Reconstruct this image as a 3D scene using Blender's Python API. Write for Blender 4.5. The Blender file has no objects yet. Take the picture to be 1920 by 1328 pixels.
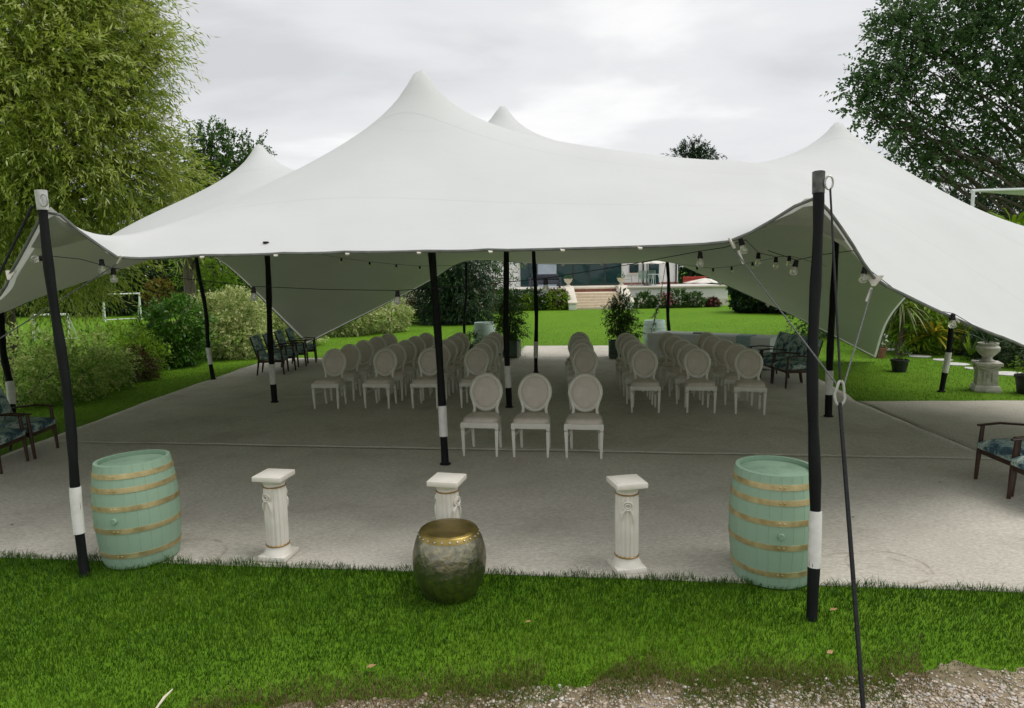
import bpy, bmesh, math, random
import numpy as np
from mathutils import Vector, Matrix

random.seed(7)
SC = bpy.context.scene
COL = SC.collection
R = math.radians

# ------------------------------------------------------------------ camera
CAM_H, FPX, PITCH, ROLL = 2.4, 1280.0, R(7.1), R(1.05)
_f = np.array([0, math.cos(PITCH), -math.sin(PITCH)]); _r = np.array([1., 0, 0]); _u = np.cross(_r, _f)
C_R = math.cos(ROLL)*_r - math.sin(ROLL)*_u
C_U = math.sin(ROLL)*_r + math.cos(ROLL)*_u
C_F = _f
CAM = np.array([0, 0, CAM_H])
def G(x, y, z=0.0):
    """point of height z seen at photograph pixel x, y"""
    d = C_F + C_R*(x-960)/FPX - C_U*(y-664)/FPX
    return CAM + d*((z-CAM_H)/d[2])
def at(x, y, Y):
    """point at distance Y into the garden seen at photograph pixel x, y"""
    d = C_F + C_R*(x-960)/FPX - C_U*(y-664)/FPX
    return CAM + d*(Y/d[1])
cam_d = bpy.data.cameras.new('camera'); cam = bpy.data.objects.new('camera', cam_d); COL.objects.link(cam)
cam_d.sensor_width = 36; cam_d.lens = 24; cam_d.clip_end = 900; cam_d.clip_start = .05
M = Matrix.Identity(4)
for i in range(3):
    M[i][0] = C_R[i]; M[i][1] = C_U[i]; M[i][2] = -C_F[i]; M[i][3] = CAM[i]
cam.matrix_world = M
SC.camera = cam

# ------------------------------------------------------------------ sky, sun, exposure
SUN_DIR = Vector((.48, -.02, .87)).normalized()
world = bpy.data.worlds.new('World'); SC.world = world; world.use_nodes = True
nt = world.node_tree; N = nt.nodes; L = nt.links
for n in list(N): N.remove(n)
out = N.new('ShaderNodeOutputWorld'); bg = N.new('ShaderNodeBackground'); bg.inputs['Strength'].default_value = .86
sky = N.new('ShaderNodeTexSky'); sky.sky_type = 'NISHITA'; sky.sun_disc = False
sky.sun_elevation = math.asin(SUN_DIR.z); sky.sun_rotation = math.atan2(SUN_DIR.x, SUN_DIR.y)
skm = N.new('ShaderNodeVectorMath'); skm.operation = 'SCALE'; skm.inputs['Scale'].default_value = .10
L.new(sky.outputs[0], skm.inputs[0])
tc = N.new('ShaderNodeTexCoord'); sep = N.new('ShaderNodeSeparateXYZ'); L.new(tc.outputs['Generated'], sep.inputs[0])
mx = N.new('ShaderNodeMath'); mx.operation = 'MAXIMUM'; mx.inputs[1].default_value = 0.0; L.new(sep.outputs['Z'], mx.inputs[0])
ad = N.new('ShaderNodeMath'); ad.operation = 'ADD'; ad.inputs[1].default_value = .16; L.new(mx.outputs[0], ad.inputs[0])
dv1 = N.new('ShaderNodeMath'); dv1.operation = 'DIVIDE'; L.new(sep.outputs['X'], dv1.inputs[0]); L.new(ad.outputs[0], dv1.inputs[1])
dv2 = N.new('ShaderNodeMath'); dv2.operation = 'DIVIDE'; L.new(sep.outputs['Y'], dv2.inputs[0]); L.new(ad.outputs[0], dv2.inputs[1])
cb = N.new('ShaderNodeCombineXYZ'); L.new(dv1.outputs[0], cb.inputs[0]); L.new(dv2.outputs[0], cb.inputs[1])
mp = N.new('ShaderNodeMapping'); mp.inputs['Scale'].default_value = (.85, 1.25, 1); mp.inputs['Location'].default_value = (3.1, .7, 0); L.new(cb.outputs[0], mp.inputs[0])
nz = N.new('ShaderNodeTexNoise'); nz.inputs['Scale'].default_value = 1.05; nz.inputs['Detail'].default_value = 6; nz.inputs['Roughness'].default_value = .5; nz.inputs['Distortion'].default_value = .25
L.new(mp.outputs[0], nz.inputs['Vector'])
cr = N.new('ShaderNodeValToRGB'); cr.color_ramp.interpolation = 'EASE'
e = cr.color_ramp.elements
e[0].position = .30; e[0].color = (.66, .67, .685, 1); e[1].position = .66; e[1].color = (1.0, .995, .985, 1)
m_ = cr.color_ramp.elements.new(.5); m_.color = (.82, .825, .835, 1)
L.new(nz.outputs['Fac'], cr.inputs[0])
mixs = N.new('ShaderNodeMix'); mixs.data_type = 'RGBA'; mixs.inputs['Factor'].default_value = .93
L.new(skm.outputs[0], mixs.inputs[6]); L.new(cr.outputs[0], mixs.inputs[7])
L.new(mixs.outputs[2], bg.inputs['Color']); L.new(bg.outputs[0], out.inputs[0])

sd = bpy.data.lights.new('sun', 'SUN'); sd.energy = 1.5; sd.angle = R(38); sd.color = (1, .965, .91)
so = bpy.data.objects.new('sun', sd); COL.objects.link(so)
so.rotation_euler = SUN_DIR.to_track_quat('Z', 'Y').to_euler()
vs = SC.view_settings; vs.view_transform = 'Standard'; vs.look = 'None'; vs.exposure = .28; vs.gamma = 1.0; vs.use_curve_mapping = False
SC.render.engine = 'CYCLES'

# ------------------------------------------------------------------ materials
MATS = {}
def nodes_of(name):
    m = bpy.data.materials.new(name); m.use_nodes = True
    return m, m.node_tree, m.node_tree.nodes, m.node_tree.links, m.node_tree.nodes['Principled BSDF']
def noise(N, L, vec, scale, detail=4, rough=.55, dist=0):
    n = N.new('ShaderNodeTexNoise'); n.inputs['Scale'].default_value = scale; n.inputs['Detail'].default_value = detail
    n.inputs['Roughness'].default_value = rough; n.inputs['Distortion'].default_value = dist
    L.new(vec, n.inputs['Vector']); return n
def ramp(N, L, fac, stops):
    c = N.new('ShaderNodeValToRGB'); el = c.color_ramp.elements
    while len(el) < len(stops): el.new(.5)
    for k, (p, col) in zip(range(len(stops)), stops):
        el[k].position = p; el[k].color = (*col, 1) if len(col) == 3 else col
    L.new(fac, c.inputs[0]); return c
def pm(name, c1, c2=None, scale=8, rough=.6, rough2=None, bump=0, bscale=60, metal=0, lo=.35, hi=.65, stretch=None, detail=5, spec=.5, bdist=.01):
    m, t, N, L, b = nodes_of(name)
    c2 = c2 or c1
    tc = N.new('ShaderNodeTexCoord'); vec = tc.outputs['Object']
    if stretch:
        mp = N.new('ShaderNodeMapping'); mp.inputs['Scale'].default_value = stretch; L.new(vec, mp.inputs[0]); vec = mp.outputs[0]
    n = noise(N, L, vec, scale, detail)
    c = ramp(N, L, n.outputs['Fac'], [(lo, c1), (hi, c2)])
    L.new(c.outputs[0], b.inputs['Base Color'])
    b.inputs['Roughness'].default_value = rough; b.inputs['Metallic'].default_value = metal
    b.inputs['Specular IOR Level'].default_value = spec
    if rough2 is not None:
        rr = ramp(N, L, n.outputs['Fac'], [(lo, (rough,)*3), (hi, (rough2,)*3)]); L.new(rr.outputs[0], b.inputs['Roughness'])
    if bump:
        n2 = noise(N, L, vec, bscale, 6, .6)
        bp = N.new('ShaderNodeBump'); bp.inputs['Strength'].default_value = bump; bp.inputs['Distance'].default_value = bdist
        L.new(n2.outputs['Fac'], bp.inputs['Height']); L.new(bp.outputs[0], b.inputs['Normal'])
    MATS[name] = m; return m
def leafmat(name, cols, trans=.32, rough=.5, spec=.35):
    """leaf colours by a random number carried by each leaf"""
    m, t, N, L, b = nodes_of(name)
    a = N.new('ShaderNodeAttribute'); a.attribute_name = 'rnd'
    k = len(cols); c = ramp(N, L, a.outputs['Fac'], [(i/(k-1), col) for i, col in enumerate(cols)])
    L.new(c.outputs[0], b.inputs['Base Color']); b.inputs['Roughness'].default_value = rough; b.inputs['Specular IOR Level'].default_value = spec
    tr = N.new('ShaderNodeBsdfTranslucent'); hs = N.new('ShaderNodeHueSaturation'); hs.inputs['Value'].default_value = 1.15; hs.inputs['Hue'].default_value = .49
    L.new(c.outputs[0], hs.inputs['Color']); L.new(hs.outputs[0], tr.inputs['Color'])
    ms = N.new('ShaderNodeMixShader'); ms.inputs[0].default_value = trans
    L.new(b.outputs[0], ms.inputs[1]); L.new(tr.outputs[0], ms.inputs[2])
    L.new(ms.outputs[0], N['Material Output'].inputs['Surface']); MATS[name] = m; return m

# ------------------------------------------------------------------ mesh helpers
def link(o, parent=None):
    COL.objects.link(o)
    if parent is not None: o.parent = parent
    return o
def npmesh(name, V, Fc, mat, parent=None, rnd=None, smooth=False):
    """mesh object from numpy arrays; Fc is (M, k)"""
    V = np.ascontiguousarray(V, dtype=np.float32); Fc = np.ascontiguousarray(Fc, dtype=np.int32)
    me = bpy.data.meshes.new(name); k = Fc.shape[1]
    me.vertices.add(len(V)); me.vertices.foreach_set('co', V.ravel())
    me.loops.add(Fc.size); me.loops.foreach_set('vertex_index', Fc.ravel())
    me.polygons.add(len(Fc)); me.polygons.foreach_set('loop_start', np.arange(0, Fc.size, k, dtype=np.int32))
    try: me.polygons.foreach_set('loop_total', np.full(len(Fc), k, dtype=np.int32))
    except Exception: pass
    if rnd is not None:
        at_ = me.attributes.new('rnd', 'FLOAT', 'FACE'); at_.data.foreach_set('value', np.ascontiguousarray(rnd, dtype=np.float32))
    me.update(calc_edges=True); me.validate()
    if smooth: me.shade_smooth()
    me.materials.append(MATS[mat])
    return link(bpy.data.objects.new(name, me), parent)
class MB:
    def __init__(s): s.v = []; s.f = []
    def add(s, vs, fs, M=None):
        o = len(s.v)
        for p in vs:
            p = Vector(p)
            s.v.append(tuple(M @ p) if M is not None else tuple(p))
        s.f += [tuple(i+o for i in f) for f in fs]; return s
    def box(s, c, d, M=None, rz=0, taper=1.0):
        x, y, z = d[0]/2, d[1]/2, d[2]/2; ca, sa = math.cos(rz), math.sin(rz); vs = []
        for dz in (-z, z):
            k = taper if dz < 0 else 1.0
            for sx, sy in ((-1, -1), (1, -1), (1, 1), (-1, 1)):
                px, py = sx*x*k, sy*y*k
                vs.append((c[0]+px*ca-py*sa, c[1]+px*sa+py*ca, c[2]+dz))
        return s.add(vs, [(3, 2, 1, 0), (4, 5, 6, 7), (0, 1, 5, 4), (1, 2, 6, 5), (2, 3, 7, 6), (3, 0, 4, 7)], M)
    def tube(s, pts, r, n=8, caps=True, flat=1.0, M=None):
        pts = [Vector(p) for p in pts]; rs = r if hasattr(r, '__len__') else [r]*len(pts)
        vs = []; fs = []; prev = None
        for i, p in enumerate(pts):
            t = (pts[min(i+1, len(pts)-1)] - pts[max(i-1, 0)]).normalized()
            if prev is None:
                a = Vector((0, 0, 1)) if abs(t.z) < .9 else Vector((1, 0, 0)); x = t.cross(a).normalized()
            else:
                x = prev - t*prev.dot(t); x.normalize()
            prev = x; y = t.cross(x)
            for k in range(n):
                a = 2*math.pi*k/n; vs.append(p + x*(math.cos(a)*rs[i]) + y*(math.sin(a)*rs[i]*flat))
        for i in range(len(pts)-1):
            for k in range(n):
                k2 = (k+1) % n; fs.append((i*n+k, i*n+k2, (i+1)*n+k2, (i+1)*n+k))
        if caps: fs.append(tuple(range(n-1, -1, -1))); fs.append(tuple((len(pts)-1)*n+k for k in range(n)))
        return s.add(vs, fs, M)
    def lathe(s, prof, n=24, c=(0, 0, 0), caps=True, M=None, mod=None):
        vs = []; fs = []
        for r, z in prof:
            for k in range(n):
                a = 2*math.pi*k/n; q = r*(mod(a, z) if mod else 1); vs.append((c[0]+q*math.cos(a), c[1]+q*math.sin(a), c[2]+z))
        for i in range(len(prof)-1):
            for k in range(n):
                k2 = (k+1) % n; fs.append((i*n+k, i*n+k2, (i+1)*n+k2, (i+1)*n+k))
        if caps: fs.append(tuple(range(n-1, -1, -1))); fs.append(tuple((len(prof)-1)*n+k for k in range(n)))
        return s.add(vs, fs, M)
    def prism(s, poly, z0, z1, M=None):
        n = len(poly); vs = [(x, y, z0) for x, y in poly]+[(x, y, z1) for x, y in poly]
        return s.add(vs, [tuple(range(n-1, -1, -1)), tuple(range(n, 2*n))]+[(i, (i+1) % n, n+(i+1) % n, n+i) for i in range(n)], M)
    def build(s, name, mat, parent=None, bevel=0, segs=2, smooth=True, ang=40, sub=0):
        me = bpy.data.meshes.new(name); me.from_pydata(s.v, [], s.f); me.update()
        bm = bmesh.new(); bm.from_mesh(me)
        bmesh.ops.recalc_face_normals(bm, faces=bm.faces)
        if bevel:
            ed = [e for e in bm.edges if len(e.link_faces) == 2 and e.calc_face_angle(0) > R(30)]
            bmesh.ops.bevel(bm, geom=ed, offset=bevel, segments=segs, profile=.5, affect='EDGES', clamp_overlap=True)
        bm.to_mesh(me); bm.free()
        if smooth:
            me.shade_smooth(); me.set_sharp_from_angle(angle=R(ang))
        me.materials.append(MATS[mat])
        o = link(bpy.data.objects.new(name, me), parent)
        if sub:
            md = o.modifiers.new('sub', 'SUBSURF'); md.levels = sub; md.render_levels = sub
        return o
def tag(o, label, cat, group=None, kind=None):
    o['label'] = label; o['category'] = cat
    if group: o['group'] = group
    if kind: o['kind'] = kind
    return o
def struct(o, label=None): 
    o['kind'] = 'structure'
    if label: o['label'] = label
    return o
def empty(name, loc=(0, 0, 0), rz=0):
    o = bpy.data.objects.new(name, None); o.empty_display_size = .2; o.location = loc; o.rotation_euler = (0, 0, rz); return link(o)
def dup(o, parent=None):
    c = o.copy(); COL.objects.link(c)
    if parent is not None: c.parent = parent
    for ch in o.children: dup(ch, c)
    return c
def copies(proto, spots, group):
    """spots: (loc, rz, label); the first one takes the prototype itself"""
    made = []
    for i, (loc, rz, lab) in enumerate(spots):
        o = proto if i == 0 else dup(proto)
        made.append((o, loc, rz, lab))
    for o, loc, rz, lab in made:
        o.location = loc; o.rotation_euler = (0, 0, rz); o['label'] = lab; o['group'] = group
    return [m[0] for m in made]

# ------------------------------------------------------------------ foliage helpers
rng = np.random.default_rng(11)
def unit(a): return a/np.maximum(np.linalg.norm(a, axis=-1, keepdims=True), 1e-9)
def leaf_quads(P, Dn, ll, lw, fold=.18, nrm=None):
    n = len(P); Dn = unit(Dn)
    rv = rng.normal(size=(n, 3)) if nrm is None else nrm + rng.normal(size=(n, 3))*.45
    side = unit(np.cross(Dn, rv)); up = np.cross(side, Dn)
    ll = np.broadcast_to(ll, (n,))[:, None]; lw = np.broadcast_to(lw, (n,))[:, None]
    mid = P + Dn*ll*.45 - up*lw*fold
    V = np.stack([P, mid+side*lw/2+up*lw*fold*1.6, P+Dn*ll, mid-side*lw/2+up*lw*fold*1.6], 1).reshape(-1, 3)
    return V, np.arange(4*n).reshape(n, 4)
def sprays(P, Dv, Ln, nl, ll, lw, droop=.3, spread=.7, ldroop=.15, upn=.6):
    """nl leaves along each of the twigs starting at P; returns verts, faces, rnd"""
    n = len(P); t = (np.arange(nl)+rng.random((n, nl)))/nl
    Ln = np.broadcast_to(Ln, (n,))
    pos = P[:, None]+Dv[:, None]*(Ln[:, None]*t)[..., None]; pos[..., 2] -= droop*Ln[:, None]*t*t
    tan = np.repeat(Dv[:, None], nl, 1).copy(); tan[..., 2] -= 2*droop*t; tan = unit(tan)
    pr = unit(np.cross(tan, rng.normal(size=(n, nl, 3))))
    d = tan*(1-.35*spread)+pr*spread*rng.uniform(.5, 1.2, (n, nl, 1)); d[..., 2] -= ldroop
    base = rng.random((n, 1))
    rn = np.clip(.62*base+.38*rng.random((n, nl)), 0, 1)
    up = np.zeros((n*nl, 3)); up[:, 2] = upn*2
    V, Fq = leaf_quads(pos.reshape(-1, 3), d.reshape(-1, 3), ll*rng.uniform(.65, 1.2, n*nl), lw*rng.uniform(.7, 1.2, n*nl), nrm=up)
    return V, Fq, rn.ravel()
def clump_points(clumps, n, shell=.5, zmin=None):
    """points and outward directions spread through the outer part of ellipsoids"""
    vol = np.array([c[3]*c[4]*c[5] for c in clumps])**(2/3); pick = rng.choice(len(clumps), n, p=vol/vol.sum())
    A = np.array(clumps)[pick]; d = unit(rng.normal(size=(n, 3)))
    k = shell+(1-shell)*rng.random(n)**.6
    k *= 1+.13*np.sin(7*d[:, 0]+pick)+.10*np.sin(9*d[:, 2]+2*pick)
    P = A[:, :3]+d*A[:, 3:6]*k[:, None]
    if zmin is not None: ok = P[:, 2] > zmin; P = P[ok]; d = d[ok]
    return P, d
def foliage(name, clumps, n, mat, parent, twig=.3, nl=7, ll=.07, lw=.035, droop=.25, spread=.7, shell=.45, zmin=.02, bias=(0, 0, .15), ldroop=.1, upn=.6, cut=None):
    P, d = clump_points(clumps, n, shell, zmin)
    d = unit(d+rng.normal(size=d.shape)*.45+np.array(bias))
    V, Fq, rn = sprays(P, d, twig*rng.uniform(.6, 1.25, len(P)), nl, ll, lw, droop, spread, ldroop, upn)
    if zmin is not None: V[:, 2] = np.maximum(V[:, 2], .01)
    if cut is not None:
        bad = cut(V).reshape(-1, 4).any(1); Fq = Fq[~bad]; rn = rn[~bad]
    return npmesh(name, V, Fq, mat, parent, rn)
def limb(b, p0, p1, r0, r1, bend=.12, n=6, seg=5):
    p0 = Vector(p0); p1 = Vector(p1); Ld = (p1-p0).length; pts = []; rs = []
    off = Vector((random.uniform(-1, 1), random.uniform(-1, 1), random.uniform(0, .6)))*Ld*bend
    for i in range(seg+1):
        t = i/seg; pts.append(p0.lerp(p1, t)+off*math.sin(math.pi*t)); rs.append(r0+(r1-r0)*t)
    b.tube(pts, rs, n); return pts
def tree(name, label, base, clumps, n, leaf, bark='bark', trunk_r=.25, trunk_top=None, group=None, limbs=True, **kw):
    """clumps in world coordinates; trunk with limbs reaching into every clump"""
    root = empty(name, base); bx, by, bz = base
    b = MB(); top = Vector(trunk_top) if trunk_top else Vector((bx, by, max(c[2] for c in clumps)*.62))
    k = Vector((-bx, -by, -bz))
    pts = limb(b, Vector((0, 0, -.1)), top+k, trunk_r, trunk_r*.5, .04, 10, 8)
    if limbs:
        for i, c in enumerate(clumps):
            s = pts[3+i % 5]; e_ = Vector(c[:3])+k
            p = limb(b, s, e_, trunk_r*.42, trunk_r*.12, .1, 6, 5)
            for j in range(4):
                q = e_+Vector((random.uniform(-1, 1)*c[3], random.uniform(-1, 1)*c[4], random.uniform(-.5, .8)*c[5]))*.8
                limb(b, p[3+j % 2], q, trunk_r*.14, .012, .12, 5, 3)
    b.build('trunk', bark, root)
    cl = [(c[0]-bx, c[1]-by, c[2]-bz, c[3], c[4], c[5]) for c in clumps]
    foliage('crown', cl, n, leaf, root, zmin=kw.pop('zmin', .2), **kw)
    return tag(root, label, 'tree', group)
def shrub(name, label, base, clumps, n, leaf, cat='shrub', group=None, stems=5, **kw):
    """clumps relative to the base"""
    root = empty(name, base); b = MB()
    for i in range(stems):
        c = clumps[i % len(clumps)]; limb(b, (random.uniform(-.1, .1)*c[3], random.uniform(-.1, .1)*c[4], -.03), (c[0]+random.uniform(-.4, .4)*c[3], c[1]+random.uniform(-.4, .4)*c[4], c[2]+.3*c[5]), .03, .008, .1, 5, 4)
    b.build('stem', 'bark', root)
    foliage('foliage', clumps, n, leaf, root, **kw)
    return tag(root, label, cat, group)

# ---- material library
pm('bark', (.07, .055, .04), (.14, .11, .085), 14, .85, bump=.6, bscale=30, stretch=(1, 1, .25))
pm('wood_dark', (.028, .012, .008), (.055, .022, .012), 9, .35, stretch=(1, 1, .2))
pm('pole_black', (.005, .006, .006), (.013, .015, .015), 7, .55, rough2=.7, spec=.15, bump=.35, bscale=14, stretch=(1, 1, .25))
pm('tape_white', (.66, .65, .61), (.78, .77, .74), 12, .55, bump=.3, bscale=40)
pm('steel', (.40, .41, .40), (.55, .55, .54), 20, .38, metal=.9)
pm('galv', (.36, .37, .34), (.52, .53, .50), 16, .5, metal=.35)
pm('cap_grey', (.05, .052, .048), (.13, .132, .12), 18, .6, metal=.2)
pm('webbing', (.55, .52, .46), (.70, .67, .60), 40, .7)
pm('rope', (.010, .011, .012), (.022, .023, .024), 60, .7, spec=.2)
pm('rope_grey', (.05, .055, .055), (.10, .105, .105), 60, .6)
pm('cord', (.006, .007, .007), (.012, .012, .012), 30, .6, spec=.2)
def underside_shade_mat():  # shade under the tent put into the colour: grey-green, darker than the membrane
    m, t, N, L, b = nodes_of('underside_shade'); tc = N.new('ShaderNodeTexCoord'); n = noise(N, L, tc.outputs['Object'], .7, 4, .6)
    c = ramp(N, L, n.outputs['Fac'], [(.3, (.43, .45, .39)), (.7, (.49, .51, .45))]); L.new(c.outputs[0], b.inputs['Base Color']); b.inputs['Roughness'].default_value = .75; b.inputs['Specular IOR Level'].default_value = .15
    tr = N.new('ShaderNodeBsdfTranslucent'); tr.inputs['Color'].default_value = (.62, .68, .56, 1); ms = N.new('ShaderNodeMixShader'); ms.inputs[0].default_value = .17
    L.new(b.outputs[0], ms.inputs[1]); L.new(tr.outputs[0], ms.inputs[2]); L.new(ms.outputs[0], N['Material Output'].inputs['Surface']); MATS['underside_shade'] = m
underside_shade_mat()
pm('hem', (.10, .11, .10), (.17, .18, .16), 9, .6)
pm('patch', (.30, .32, .30), (.38, .40, .37), 5, .6)
pm('chair_paint', (.70, .68, .60), (.78, .76, .69), 6, .42, bump=.08, bscale=50)
pm('chair_fabric', (.60, .535, .465), (.68, .61, .54), 9, .85, bump=.5, bscale=420, bdist=.002)
pm('barrel_green', (.17, .285, .195), (.28, .415, .30), 5, .5, lo=.28, hi=.58, rough2=.62, bump=.22, bscale=18, stretch=(1, 1, .12))
pm('barrel_pale', (.42, .54, .50), (.52, .63, .58), 3.2, .55, bump=.2, bscale=18, stretch=(1, 1, .12))
pm('gold', (.40, .32, .15), (.62, .52, .28), 9, .48, rough2=.62, metal=.6, bump=.15, bscale=30)
pm('column_cream', (.70, .665, .58), (.80, .765, .69), 5, .6, bump=.15, bscale=60)
pm('gold_paint', (.30, .19, .06), (.42, .28, .10), 10, .4, metal=.6)
pm('table_cloth', (.78, .80, .85), (.82, .84, .88), 3, .8)
pm('blue_cloth', (.34, .48, .55), (.42, .56, .62), 6, .8)
pm('planter_paint', (.055, .10, .07), (.085, .14, .10), 4, .6, stretch=(1, 1, 6))
pm('planter_trim', (.42, .43, .40), (.52, .53, .49), 5, .6)
pm('soil', (.03, .022, .016), (.06, .045, .03), 30, .95, bump=.8, bscale=40)
pm('stone', (.40, .385, .34), (.58, .56, .50), 9, .8, bump=.5, bscale=40)
pm('stone_dark', (.10, .10, .085), (.20, .19, .16), 7, .9, bump=.7, bscale=16)
pm('slab', (.56, .55, .52), (.70, .69, .66), 6, .8, bump=.3, bscale=30)
pm('step_stone', (.60, .50, .37), (.70, .60, .46), 5, .8, bump=.2, bscale=30)
pm('pot_black', (.012, .014, .016), (.025, .028, .03), 6, .45)
pm('terracotta', (.20, .085, .05), (.28, .12, .075), 8, .8)
pm('render_white', (.70, .69, .66), (.78, .77, .74), 2, .8, bump=.1, bscale=40)
pm('coping', (.60, .55, .46), (.70, .65, .55), 4, .8)
pm('brick_red', (.24, .10, .075), (.33, .15, .11), 6, .8, bump=.2, bscale=40)
pm('frame_dark', (.015, .02, .022), (.03, .035, .036), 8, .4)
pm('panel_blue', (.34, .40, .47), (.40, .46, .53), 3, .5)
pm('roof_slate', (.07, .075, .08), (.12, .12, .13), 5, .7)
pm('sage', (.22, .34, .27), (.28, .41, .33), 6, .5)
pm('sofa_grey', (.035, .04, .055), (.06, .065, .08), 12, .85)
pm('canvas', (.68, .65, .58), (.76, .73, .66), 4, .8)
pm('red_paint', (.44, .035, .03), (.52, .05, .04), 5, .5)
pm('white_metal', (.66, .70, .70), (.76, .79, .78), 10, .4)
pm('dry_leaf', (.34, .20, .09), (.46, .30, .16), 12, .8)
pm('straw', (.60, .53, .40), (.70, .63, .50), 12, .8)
leafmat('leaf_willow', [(.08, .14, .012), (.18, .265, .024), (.29, .37, .045), (.41, .48, .13), (.58, .62, .32)], .45)
leafmat('leaf_poplar', [(.022, .065, .018), (.05, .115, .032), (.095, .175, .055), (.18, .26, .11)], .36, .42)
leafmat('leaf_dark', [(.008, .028, .008), (.018, .052, .014), (.04, .085, .024)], .25)
leafmat('leaf_mid', [(.012, .045, .006), (.03, .09, .010), (.065, .15, .018), (.11, .21, .03)], .33)
leafmat('leaf_lime', [(.08, .17, .008), (.17, .31, .015), (.29, .44, .03)], .40)
leafmat('leaf_varieg', [(.06, .15, .015), (.20, .32, .06), (.50, .56, .22), (.68, .70, .38), (.74, .74, .48)], .35)
leafmat('leaf_varieg_dark', [(.05, .15, .015), (.16, .31, .04), (.42, .52, .14), (.66, .70, .32)], .35)
leafmat('leaf_laurel', [(.035, .12, .010), (.08, .22, .018), (.17, .34, .04)], .25, .32, .55)
leafmat('leaf_gold', [(.09, .075, .01), (.17, .14, .02), (.28, .22, .035)], .3)
leafmat('leaf_bronze', [(.03, .018, .01), (.08, .045, .02), (.12, .10, .03)], .3)
leafmat('leaf_yellow', [(.22, .26, .02), (.42, .36, .02), (.55, .40, .02)], .35)
leafmat('leaf_palm', [(.08, .11, .03), (.19, .23, .08), (.34, .36, .17)], .3)
leafmat('leaf_strap', [(.02, .05, .015), (.05, .09, .03), (.09, .14, .05)], .25)
leafmat('petal_white', [(.55, .55, .48), (.72, .70, .64), (.78, .77, .74)], .3)
leafmat('petal_pink', [(.45, .06, .12), (.60, .16, .24), (.66, .38, .42)], .3)
leafmat('blade', [(.016, .056, .002), (.038, .110, .003), (.082, .180, .006), (.185, .25, .03)], .35, .45, .3)
leafmat('blade_dry', [(.09, .085, .02), (.17, .14, .05), (.28, .22, .10)], .3)
leafmat('pebble', [(.26, .20, .14), (.44, .36, .27), (.58, .50, .40), (.34, .33, .32), (.68, .63, .55)], 0, .8)

def fabric_floral():
    m, t, N, L, b = nodes_of('floral')
    tc = N.new('ShaderNodeTexCoord')
    n0 = noise(N, L, tc.outputs['Object'], 7, 3, .5, 1.2); n1 = noise(N, L, tc.outputs['Object'], 16, 3, .5, 2.2)
    a = ramp(N, L, n0.outputs['Fac'], [(.38, (.05, .10, .14)), (.45, (.22, .36, .36)), (.54, (.42, .54, .49)), (.62, (.56, .64, .57))])
    v = ramp(N, L, n1.outputs['Fac'], [(.36, (0, 0, 0)), (.40, (1, 1, 1))])
    v2 = ramp(N, L, n1.outputs['Fac'], [(.50, (0, 0, 0)), (.515, (1, 1, 1)), (.535, (1, 1, 1)), (.55, (0, 0, 0))])
    mx = N.new('ShaderNodeMix'); mx.data_type = 'RGBA'; mx.inputs[6].default_value = (.018, .04, .06, 1)
    L.new(v.outputs[0], mx.inputs[0]); L.new(a.outputs[0], mx.inputs[7])
    m2 = N.new('ShaderNodeMix'); m2.data_type = 'RGBA'; m2.inputs[7].default_value = (.03, .07, .085, 1)
    L.new(v2.outputs[0], m2.inputs[0]); L.new(mx.outputs[2], m2.inputs[6])
    L.new(m2.outputs[2], b.inputs['Base Color']); b.inputs['Roughness'].default_value = .85; MATS['floral'] = m
fabric_floral()
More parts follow.
